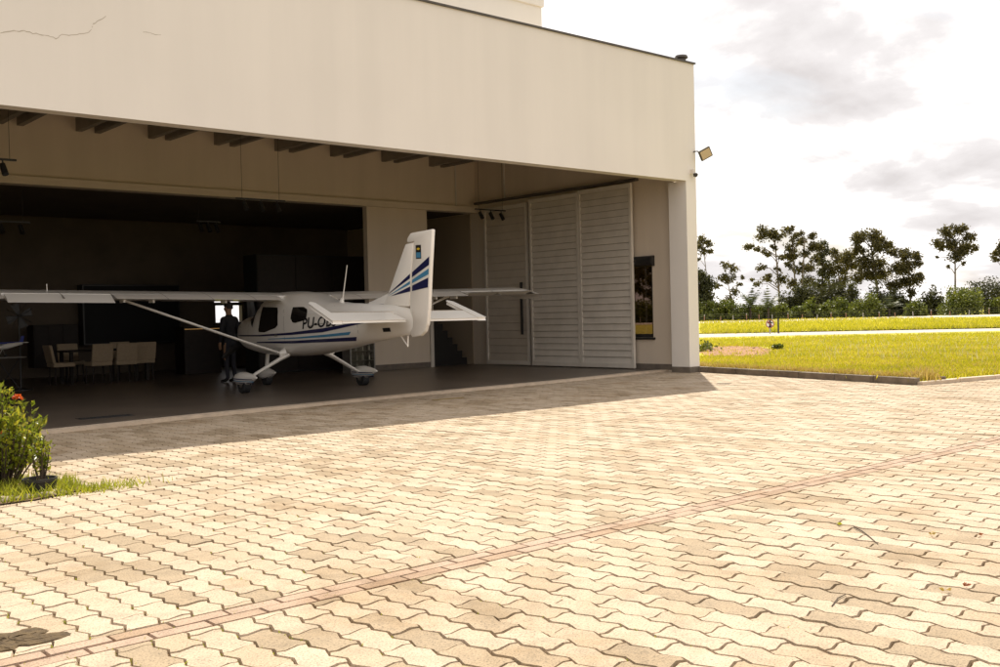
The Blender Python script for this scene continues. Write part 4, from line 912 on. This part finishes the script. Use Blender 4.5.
def shrub(loc, H, rad, nst, seed, label, m='shrub', flowers=0, lw=.030, ll=.06, per=34):
    rs = np.random.default_rng(seed); r = empty('flowering_shrub' if flowers else 'leafy_shrub', loc); tag(r, label, 'shrub')
    st = MB(); cs, ds, tips = [], [], []
    for i in range(nst):
        a = rs.uniform(0, 2*math.pi); q = math.sqrt(rs.uniform(0, 1)); rr_ = rad*q; h = H*(1-.45*q*q)*rs.uniform(.72, 1.0)
        p0 = np.array([math.cos(a)*rr_*.3, math.sin(a)*rr_*.3, 0]); p2 = np.array([math.cos(a)*rr_, math.sin(a)*rr_, h]); p1 = (p0+p2)/2+np.array([math.cos(a)*rr_*.15, math.sin(a)*rr_*.15, h*.1])
        st.tube([p0, p1, p2], [.008, .006, .003], 5, cap=False); tips.append(p2)
        for t in rs.uniform(.25, 1.03, per):
            b = (1-t)**2*p0+2*t*(1-t)*p1+t*t*p2; dd = rs.normal(size=3); dd[2] = abs(dd[2])*.8+.35; cs.append(b+rs.normal(size=3)*.012); ds.append(dd)
    st.build('stem', 'bark', r); n = len(cs)
    leaf_mesh('foliage', np.array(cs), rs.uniform(ll*.6, ll*1.3, n), rs.uniform(lw*.7, lw*1.3, n), m, r, np.array(ds), rs)
    for k in range(flowers):
        t = tips[k] if k else None
    return r, tips, rs
SX, SY = float(gnd(6, 489)[0]), float(gnd(6, 489)[1])+.12
s1, tips, rs1 = shrub((SX, SY, .01), .90, .36, 70, 21, 'tall leafy shrub with an orange flower head at the hangar front', flowers=1)
def flower(parent, p, rad, n, seed):
    rs = np.random.default_rng(seed); d = norm(rs.normal(size=(n, 3))); d[:, 2] = abs(d[:, 2])*.9; c = np.array(p)+d*rad
    leaf_mesh('flower', c, rs.uniform(.018, .03, n), rs.uniform(.012, .02, n), 'petal', parent, d+rs.normal(size=(n, 3))*.8, rs)
fpos = onY(17.5, 398.5, SY-.05); flower(s1, (fpos[0]-SX, -.05, fpos[2]-.01), .026, 90, 3)
fpos = onY(3, 434, SY-.2); flower(s1, (fpos[0]-SX, -.2, fpos[2]-.01), .012, 30, 4)
shrub((SX-.62, SY+.1, .01), .78, .36, 44, 22, 'shorter leafy shrub crowded behind the flowering shrub')
fq = gnd(48, 492); pot = empty('plant_pot', (gnd(41, 494)[0], gnd(41, 494)[1]+.02, .01)); tag(pot, 'sunken black plastic pot lying in the weeds below the shrub', 'pot')
MB().lathe([(.11, -.03), (.128, .09), (.134, .095), (.134, .12), (.122, .12), (.116, .09), (.10, .03), (0, .03)], n=24).build('pot_wall', 'pot', pot, smooth=True)
MB().lathe([(0, .07), (.112, .07), (.110, .06)], n=18).build('soil', 'dirt', pot)
shrub((pot.location.x+.02, pot.location.y+.02, .10), .40, .10, 8, 33, 'young pale leafed plant growing out of the black pot', lw=.026, ll=.05, per=22)
for k, (px, py) in enumerate(((3, 501.5), (13, 501), (25, 499), (45, 496.5), (56, 494))):
    p = gnd(px, py); m = MB(); bm = bmesh.new(); bmesh.ops.create_icosphere(bm, subdivisions=2, radius=1)
    for v in bm.verts: v.co = Vector((v.co.x*.085, v.co.y*.045, v.co.z*.03))*random.uniform(.88, 1.1)
    me = bpy.data.meshes.new('edging_stone'); bm.to_mesh(me); bm.free(); o = link('edging_stone', me, 'stone', None, True, (p[0], p[1], .012)); o.rotation_euler = (0, 0, random.uniform(-.4, .4))
    tag(o, 'rough pale stone edging the front of the planting bed', 'stone', 'stones edging the planting bed')
# litter on the pavers
def twig(pts, rad, label):
    P_ = [gnd(x, y, .006) for x, y in pts]; o0 = P_[0]; o = MB().tube([tuple(p-o0) for p in P_], rad, 5).build('twig', 'bark', None); o.location = o0; tag(o, label, 'twig')
twig([(854, 527), (862, 531), (870, 537), (878, 544)], [.004, .004, .003, .002], 'curved dry twig lying on the pavers beyond the red band')
twig([(832, 606), (838, 598), (846, 594)], [.003, .003, .002], 'short pale bent twig lying among the near pavers')
for k, (px, py, mm, lb) in enumerate(((838, 524, 'weed', 'small green leaf fallen near the curved twig'), (934, 534, 'straw', 'yellow curled leaf fallen on the pavers'), (946, 591, 'straw', 'dry yellow leaf sprig lying in a paver joint'), (978, 535, M['dryleaf'], 'red dry leaf lying on the pavers'), (966, 586, M['dryleaf'], 'tiny red leaf beside the dry yellow sprig'))):
    p = gnd(px, py, .008); c = rng.normal(size=(5, 3))*.010; c[:, 2] = abs(c[:, 2])*.4; c[2:] = c[:1]
    o = leaf_mesh('fallen_leaf', c, .032, .016, mm, None, np.concatenate([rng.normal(size=(5, 2)), abs(rng.normal(size=(5, 1)))*.3], 1), rng); o.location = p; tag(o, lb, 'leaf')
# sprouts in the joints
P = []
for _ in range(800):
    x, y = abs(rng.normal(0, 300)), rng.uniform(500, 667); p = gnd(x, y); P.append((round(p[0]/PW)*PW+rng.normal(0, .004), p[1], -.012))
o = stuff(blade_mesh('joint_moss', P, .017, .007, 'weed', rs, 1.4)); tag(o, 'tiny mossy sprouts growing in the paver joints', 'moss')

# ------------------------------------------------------------------ field: grass, sign, fence, trees
rs = np.random.default_rng(5)
def field_points(n, x0, x1, y0, y1, power=1.0):
    X = rs.uniform(x0, x1, n); Y = y0+(y1-y0)*rs.uniform(0, 1, n)**power; out_ = []
    for x, y in zip(X, Y):
        p = gnd(x, y, .06); rel = p[:2]-KB
        a1 = (KA-KB); n1 = np.array([a1[1], -a1[0]])/np.linalg.norm(a1); a2 = (KC-KB); n2 = np.array([-a2[1], a2[0]])/np.linalg.norm(a2)
        if rel@n1 > .02 and rel@n2 > .10 and p[0] > XR+.2 or (rel@n1 > .02 and rel@n2 > .10 and p[1] < 14): out_.append(p)
    return np.array(out_)
P = field_points(52000, 690, 1130, 333, 384.5, 1.0)
mask = np.array([not (696 < q[0] < 772 and 347 < q[1] < 357.5 and rs.random() < .86) for q in proj(P)]); P = P[mask]
trk = proj(P); trk[:, 1] += rs.normal(0, .45, len(P)); keep = ~((trk[:, 1] < 339.2-(trk[:, 0]-700)*.022) & (trk[:, 1] > 334.2-(trk[:, 0]-700)*.0193)); P = P[keep]
P = np.concatenate([P+np.concatenate([rs.normal(0, .06, (len(P), 2)), np.zeros((len(P), 1))], 1) for _ in range(3)])
grass = stuff(blade_mesh('grass', P, .085, .028, 'blade', rs, .9)); tag(grass, 'sunlit yellow green grass covering the airfield lawn', 'grass')
dry = stuff(blade_mesh('dry_grass', P[::18], .11, .026, 'straw', rs, 1.0)); tag(dry, 'dry straw coloured blades mixed through the green lawn', 'grass')
P2 = field_points(30000, 700, 1130, 318, 334, 1.0); P2 = P2[np.linalg.norm(P2[:, :2], axis=1) < 140]; q2 = proj(P2); P2 = P2[q2[:, 1]+abs(rs.normal(0, .5, len(P2)))-.5 < 333.6-(q2[:, 0]-700)*.0193]
grass2 = stuff(blade_mesh('far_grass', P2, .20, .065, 'blade', rs, .9)); tag(grass2, 'yellow green grass between the gravel track and fence', 'grass')
# dry tuft fringe on the raised kerb and taller pale stalks
t = rs.uniform(.02, .99, 2600); e = KA[None]*(1-t[:, None])+KB[None]*t[:, None]; a1 = KA-KB; n1 = np.array([a1[1], -a1[0]])/np.linalg.norm(a1)
P = np.concatenate([e+n1*abs(rs.normal(.06, .12, (2600, 1))), np.full((2600, 1), .06)], 1)
fr = stuff(blade_mesh('kerb_grass', P, .15, .018, 'straw', rs, .8)); tag(fr, 'dry golden grass fringe standing behind the raised kerb', 'grass')
P = np.concatenate([KB[None]+n1*.25+rs.normal(0, .15, (420, 2))+np.array([.15, .25]), np.full((420, 1), .06)], 1)
P = P[[((p[:2]-KB)@n1) > .1 for p in P]]
tf = stuff(blade_mesh('grass_tuft', P[::2], .23, .018, 'straw', rs, .7)); tag(tf, 'tall golden grass tuft on the corner of the lawn', 'grass')
P = np.array([p+np.append(rs.normal(0, .9, 2), 0) for p in field_points(150, 790, 1130, 337, 362, 1.0) for _ in range(9)])
ts = stuff(blade_mesh('seed_stalks', P, .20, .016, leafmat('pale_seed', (.40, .36, .14), (.52, .48, .26), (.62, .58, .40), vscale=.6), rs, .5)); tag(ts, 'taller pale seed stalks scattered through the lawn', 'grass')
for k, (px, py, lb) in enumerate(((706, 350, 'small dark weed clump growing on the bare soil patch'), (778, 349, 'small dark weed clump at the end of the bare soil'))):
    p = gnd(px, py, .12); c = rs.normal(size=(150, 3))*np.array([.16, .16, .07])*(1 if k == 0 else .45)+np.array([0, 0, .08]); V, F = leaves(c, .14, .07, None, rs); o = stuff(np_mesh('weed_clump', V, F, 'leaf_b')); o.location = p; tag(o, lb, 'weed')
p = gnd(941, 379, .06); o = MB().box(-.16, .16, -.06, .06, 0, .05).build('broken_stone', 'concrete', None, bevel=.015); o.location = p; o.rotation_euler = (0, .05, .6); tag(o, 'dark broken piece of concrete lying on the lawn edge', 'stone')
# round sign and slim post
sp_ = gnd(770, 334, .06); dep = (sp_-CAM)@FW; k_ = dep/FPX
sg = empty('round_sign', sp_, R(-41)); tag(sg, 'round white prohibition sign with red rim on a post by gravel track', 'sign')
MB().tube([(0, 0, 0), (0, 0, 13*k_)], .03, 8).build('post', 'galv', sg)
def disc(r0, r1, y0, y1, z, n=28):
    m = MB()
    for y in (y0, y1):
        for r_ in (r0, r1):
            for k in range(n): a = 2*math.pi*k/n; m.v.append((r_*math.cos(a), y, z+r_*math.sin(a)))
    for k in range(n):
        b = (k+1) % n
        for (o1, o2) in ((0, n), (n, 3*n), (3*n, 2*n), (2*n, 0)): m.f.append((o1+k, o1+b, o2+b, o2+k))
    return m
zc = 10.2*k_; rr_ = 4.2*k_
disc(.001, rr_, -.045, -.035, zc).build('plate', 'signwhite', sg); disc(rr_*.84, rr_, -.052, -.046, zc).build('rim', 'red', sg)
b_ = MB().box(-rr_*.8, rr_*.8, -.054, -.0525, -.022, .022).build('slash', 'red', sg); b_.location = (0, 0, zc); b_.rotation_euler = (0, R(45), 0)
b_ = MB().box(-.05, .05, -.051, -.046, -.19, .19).box(-.15, .15, -.051, -.046, .02, .08).box(-.08, .08, -.051, -.046, -.17, -.12).build('symbol', 'ink', sg); b_.location = (0, 0, zc)
p = gnd(778.5, 333.6, .06); o = MB().tube([(0, 0, 0), (0, 0, 15*k_)], .045, 8).build('slim_post', 'black', None); o.location = p; tag(o, 'slim black post standing next to the round sign', 'post')
# fence at the far side
FD = 128.0
def at(px, D, z=.06):
    d = ray(px, 310.0); d = np.array([d[0], d[1], 0]); d /= (d@FW); p = CAM*np.array([1, 1, 0])+d*D; return np.array([p[0], p[1], z])
hzn = lambda x: 315.6-.0238*(x-500)
def zpx(px, y, D): return EYE+(hzn(px)-y)*D/FPX
fence = empty('wire_fence', at(720, FD)); tag(fence, 'low post and wire fence running along the far edge of the airfield', 'fence')
fx = [640, 655, 671, 687, 704] + [720.5, 733, 746.5, 759, 772, 788, 802, 817, 831, 846, 863, 879, 895, 913, 931, 950, 969, 989, 1008, 1028, 1050]
o0 = np.array(fence.location); tops = []
for i, px in enumerate(fx):
    b = at(px, FD)-o0; h = 0.66+random.uniform(-.12, .12); tl_ = random.uniform(-.08, .08)
    po = MB().tube([tuple(b), (b[0]+tl_, b[1], b[2]+h)], .06, 7).build('post', 'postwood' if i % 3 else 'galv', fence)
    if i % 3 == 1: MB().tube([(b[0]+tl_, b[1], b[2]+h), (b[0]+tl_, b[1], b[2]+h+.18)], .065, 7).build('post_top', 'galv', po)
    tops.append(b)
for zw in (.35, .65, .9): MB().tube([tuple(b+np.array([0, 0, zw])) for b in tops], .003, 4).build('wire', 'galv', fence)

def tree(px, ybase, D, trunk_top, clumps, label, leafm='leaf_a', lean=0, nl=170, ls=.36, tr=.16, seed=0, cat='tree', name='tall_tree', group='trees beyond the airfield'):
    """clumps: list of (px, y, radius px); all at about depth D; limbs run from the trunk to each clump"""
    rs = np.random.default_rng(seed+100); b = at(px, D); r = empty(name, b); tag(r, label, cat, group)
    k = D/FPX; right = np.array([RT[0], RT[1], 0]); right /= np.linalg.norm(right); dirv = np.array([FW[0], FW[1], 0]); dirv /= np.linalg.norm(dirv)
    def P(x, y, dd=0.0): return right*(x-px)*k+np.array([0, 0, zpx(x, y, D)-.10])+dirv*dd
    T0 = P(px, 318)*0; T1 = P(*trunk_top); mid = (T0+T1)/2+right*rs.normal(0, .12)*tr*8
    def tp(t): return (1-t)**2*T0+2*t*(1-t)*mid+t*t*T1
    tk = MB().tube([tp(t) for t in np.linspace(0, 1, 7)], list(np.linspace(tr, tr*.45, 7)), 7); 
    for (cx, cy, cr) in clumps:
        c = P(cx, cy, rs.normal(0, .35)*cr*k*2); t = float(np.clip(1-abs(c[2]-T1[2])/max(T1[2], 1)*1.0-.12, .35, .98)) if c[2] < T1[2]+.5 else .97
        s = tp(t); m_ = (s+c)/2+np.array([0, 0, .15*np.linalg.norm(c-s)]); tk.tube([s, m_, c], [tr*.42, tr*.28, tr*.08], 5, cap=False)
    tk.build('trunk', 'trunk' if leafm == 'leaf_a' else 'bark', r, smooth=True)
    cs = []
    rs2 = np.random.default_rng(seed+100); rs2.normal(0, .12)
    for (cx, cy, cr) in clumps:
        c = P(cx, cy, rs2.normal(0, .35)*cr*k*2); R_ = cr*k*1.5; n = max(50, int(nl*3.6*(cr/7)**2))
        ns = max(5, int(cr*1.5)); sub = c+norm(rs.normal(size=(ns, 3)))*R_*rs.uniform(.25, .85, (ns, 1))*np.array([1, 1, .8])
        idx = rs.integers(0, ns, n); cs.append(sub[idx]+rs.normal(size=(n, 3))*R_*.26*np.array([1, 1, .85]))
    cs = np.concatenate(cs); d = rs.normal(size=cs.shape); d[:, 2] -= .5
    V, F = leaves(cs, rs.uniform(ls*.7, ls*1.4, len(cs)), rs.uniform(ls*.4, ls*.75, len(cs)), d, rs); np_mesh('crown', V, F, leafm, r); return r
D0 = 150.0
tree(712, 315, D0, (705, 250), [(700, 244, 4), (705, 238, 4.5), (709, 244, 4), (703, 250, 4), (711, 249, 3), (699, 258, 2)], 'slim lone tree with a small round crown beside the hangar corner', tr=.10, seed=1, nl=150)
tree(735, 315, D0-4, (727, 275), [(727, 265, 4), (736, 268, 4), (722, 276, 4), (730, 278, 5), (718, 285, 3), (736, 290, 4), (744, 276, 2), (729, 300, 5), (741, 284, 2.5)], 'small sparse tree with scattered leaf clumps left of the tall group', tr=.11, seed=2, nl=130)
tree(780, 315, D0, (776, 240), [(763, 233, 6), (772, 231, 6), (778, 236, 5), (752, 246, 4), (757, 248, 3), (766, 252, 4), (775, 246, 3), (761, 266, 4), (768, 278, 4), (757, 283, 3), (781, 256, 3), (783, 278, 5), (779, 268, 3), (752, 279, 2)], 'tall open crowned tree with many gaps, first of the tall group', tr=.18, seed=3, nl=165)
tree(797, 315, D0+3, (793, 236), [(788, 230, 4), (793, 229, 3.5), (795, 238, 4), (791, 248, 5), (789, 256, 5), (791, 264, 4), (797, 256, 4), (793, 284, 5), (799, 242, 3.5)], 'narrow tall tree with a column of dark leaf clumps', leafm='leaf_a', tr=.16, seed=4)
tree(800, 315, D0-2, (806, 240), [(803, 233, 3), (805, 240, 4), (813, 235, 4), (812, 246, 5), (806, 252, 4), (818, 246, 4.5), (803, 268, 5), (812, 268, 5), (808, 280, 5), (818, 258, 4)], 'tall tree leaning right with dense crown in the middle of group', tr=.16, seed=5)
tree(822, 315, D0+4, (823, 248), [(824, 243, 4), (827, 250, 5), (820, 258, 5), (828, 262, 5), (822, 272, 5), (830, 275, 5), (818, 284, 6), (828, 288, 6)], 'dark crowned tall tree with hidden trunk behind round bushes', leafm='leaf_d', tr=.17, seed=6)
tree(842, 315, D0+2, (838, 258), [(833, 252, 4), (838, 258, 5), (833, 268, 5), (842, 270, 5), (846, 259, 4), (852, 255, 4), (848, 280, 6), (838, 285, 5), (856, 265, 5)], 'medium tree with loose brownish crown between two taller trees', tr=.15, seed=7)
tree(878, 315, D0-3, (872, 245), [(858, 238, 5), (866, 236, 6), (875, 236, 6), (882, 238, 4), (862, 247, 6), (872, 247, 6), (884, 246, 6), (890, 245, 4), (855, 256, 6), (866, 260, 7), (877, 262, 7), (870, 274, 7), (883, 276, 7), (860, 276, 5), (850, 262, 5)], 'broad many lobed tree with the widest crown of tall group', tr=.2, seed=8, nl=190)
tree(911, 315, D0-6, (908, 262), [(897, 252, 5), (905, 254, 6), (914, 254, 5), (918, 262, 5), (908, 266, 7), (898, 270, 7), (921, 275, 4), (914, 278, 6), (904, 284, 6), (894, 286, 6), (910, 292, 4)], 'full crowned tree at the right end of the tall group', tr=.17, seed=9, nl=190)
tree(955, 315, D0-8, (956, 250), [(947, 232, 5), (955, 230, 5), (963, 230, 5), (969, 236, 5), (939, 244, 5), (950, 243, 6), (960, 246, 6), (971, 246, 5), (954, 255, 5), (975, 247, 3), (949, 266, 1.6), (966, 262, 2.2), (962, 253, 4), (938, 256, 1.2)], 'solitary tall tree with a clear pale trunk and broad crown', tr=.17, seed=10, nl=190)
tree(1006, 315, D0-8, (1002, 252), [(995, 253, 4), (1000, 250, 4), (1003, 243, 4), (1009, 240, 5), (1014, 248, 5), (997, 260, 3), (1012, 257, 4)], 'tall tree cut off at the end of tree line beyond the broad bush', tr=.15, seed=11)
tree(1050, 315, D0, (1048, 250), [(1040, 245, 5), (1048, 240, 5), (1056, 246, 6), (1048, 256, 6), (1060, 260, 5)], 'tall tree standing past the end of the fence', tr=.15, seed=12)
for i, (px, tp_) in enumerate(((636, 258), (645, 262), (654, 270), (668, 255), (682, 264))):
    tree(px, 315, D0+(i % 3)*4, (px-2, tp_+12), [(px-6, tp_+4, 5), (px, tp_, 5), (px+6, tp_+5, 5), (px-3, tp_+12, 5), (px+5, tp_+16, 5), (px-5, tp_+24, 4), (px+2, tp_+30, 5)], 'dark tree seen dimly through the tinted hangar window', tr=.15, seed=20+i)
tree(700, 315, D0-14, (700, 285), [(695, 280, 7), (703, 276, 6), (707, 285, 6), (698, 290, 8), (709, 294, 6), (702, 298, 8), (690, 290, 7)], 'dense dark evergreen tree rising beside the hangar corner', leafm='leaf_d', tr=.2, seed=31, nl=260, name='dense_tree')
def bush(px, D, w, top, label, leafm='leaf_b', seed=0, n=900, ls=.30, flat=.5):
    rs = np.random.default_rng(seed+500); r = empty('bush', at(px, D)); tag(r, label, 'bush', 'bushes along the far fence'); k = D/FPX; rad = w*k/2; H = (zpx(px, top, D)-.1)*1.2
    st = MB()
    for i in range(5): a = rs.uniform(0, 6.28); st.tube([(0, 0, 0), (math.cos(a)*rad*.3, math.sin(a)*rad*.3, H*.35), (math.cos(a)*rad*.55, math.sin(a)*rad*.55, H*.7)], [.06, .045, .02], 5, cap=False)
    st.build('stem', 'bark', r)
    nb_ = 44; u = norm(rs.normal(size=(nb_, 3))); u[:, 2] = abs(u[:, 2]); q = rs.uniform(.40, .92, (nb_, 1)); sub = u*q*np.array([rad, rad, H*.92]); sub[:, 2] = sub[:, 2]*.93+H*.03
    idx = rs.integers(0, nb_, n); cs = sub[idx]+np.clip(rs.normal(size=(n, 3)), -1.5, 1.5)*np.array([rad*.17, rad*.17, H*.10]); cs = cs[cs[:, 2] > .05]
    V, F = leaves(cs, rs.uniform(ls*.7, ls*1.4, len(cs)), rs.uniform(ls*.5, ls*.9, len(cs)), None, rs); np_mesh('foliage', V, F, leafm, r); return r
BUSH = [(640, 30, 299, 'b'), (662, 30, 297, 'b'), (682, 30, 299, 'b'), (702, 26, 300, 'b'), (714, 24, 301, 'b'), (726, 24, 299, 'b'), (738, 24, 302, 'b'), (750, 22, 303, 'b'), (764, 22, 304, 'b'), (778, 24, 302, 'b'),
        (790, 26, 291, 'd'), (803, 26, 289, 'd'), (815, 24, 296, 'd'), (800, 20, 305, 'b'), (813, 22, 298.5, 'b'), (838, 28, 294, 'd'), (828, 22, 302, 'b'), (843, 24, 297, 'b'), (866, 34, 294, 'b'), (884, 22, 301, 'd'), (903, 26, 298, 'd'),
        (916, 22, 300, 'b'), (932, 22, 288, 'd'), (944, 18, 300, 'd'), (964, 40, 286.5, 'b'), (985, 48, 279, 'd'), (1012, 40, 283, 'd'), (806, 28, 279, 'd'), (822, 28, 277, 'd'), (838, 28, 279, 'd'), (852, 24, 284, 'd'), (876, 30, 285, 'd'), (893, 26, 287, 'd'), (1000, 24, 296, 'b'), (1036, 40, 292, 'b'), (1062, 40, 290, 'd')]
def where(px):
    for lim, t in ((690, 'seen through the tinted hangar window'), (720, 'beside the hangar corner'), (745, 'below the small sparse tree'), (772, 'among the feathery palms'), (797, 'below the open crowned tree'), (830, 'below the narrow tall trees'),
                   (858, 'below the loose brownish tree'), (895, 'below the broad many lobed tree'), (925, 'below the full crowned end tree'), (990, 'left of the large bright green one')):
        if px < lim: return t
    return 'past the largest dark domed bush'
LB = {'b': 'mid green rounded bush growing along the far airfield fence', 'd': 'dark green dense bush growing along the far airfield fence'}
SPECIAL = {866: 'rounded green bush in front of broad many lobed tree', 964: 'large bright green bush below the solitary tall tree', 985: 'largest dark domed bush behind the bright green one', 932: 'dark upright bush left of the large bright green one'}
for i, (px, wd_, top, kd) in enumerate(BUSH):
    front = kd == 'b'; bush(px, (133 if front else 140)+(i % 3), wd_*1.12, top-1, SPECIAL.get(px, ('mid green rounded bush by the far fence, ' if kd == 'b' else 'dark dense bush by the far fence, ')+where(px)), 'leaf_b' if kd == 'b' else 'leaf_d', i, n=int(1200+wd_*62))
def palm(px, D, top, label, seed):
    rs = np.random.default_rng(seed); H = zpx(px, top, D)-.1; r = empty('palm', at(px, D)); tag(r, label, 'palm', 'palms among the bushes'); ht = H*.42
    MB().tube([(0, 0, 0), (.1, 0, ht*.5), (.05, 0, ht)], [.16, .12, .12], 8).build('trunk', 'bark', r)
    for i in range(16):
        a = i*2.4; el = rs.uniform(.35, 1.45); L = H*.78*rs.uniform(.75, 1.1); V = []; F = []; p = np.array([.05, 0, ht]); d = np.array([math.cos(a)*math.cos(el), math.sin(a)*math.cos(el), math.sin(el)]); sd = np.array([-math.sin(a), math.cos(a), 0])
        for s in range(9):
            t = s/8; lw = .62*math.sin(math.pi*min(.95, t*.8+.15))
            for sg_ in (-1, 1):
                n0 = len(V); q = p+d*L/8*.8; V += [tuple(p), tuple(p+d*.20), tuple(q+sd*sg_*lw-np.array([0, 0, .12]))]; F.append((n0, n0+1, n0+2))
            n0 = len(V); V += [tuple(p), tuple(p+sd*.03), tuple(p+d*L/8)]; F.append((n0, n0+1, n0+2)); p = p+d*L/8; d = d+np.array([0, 0, -.13]); d /= np.linalg.norm(d)
        MB().add(V, F).build('frond', 'palm', r, fix=False)
for i, (px, D, top, lb) in enumerate(((750, 132, 290, 'feathery palm between the small sparse tree and tall group'), (768, 131, 291, 'feathery palm at the foot of the open crowned tree'), (889, 131, 296, 'feathery palm beside the rounded green bush'))): palm(px, D, top, lb, i)
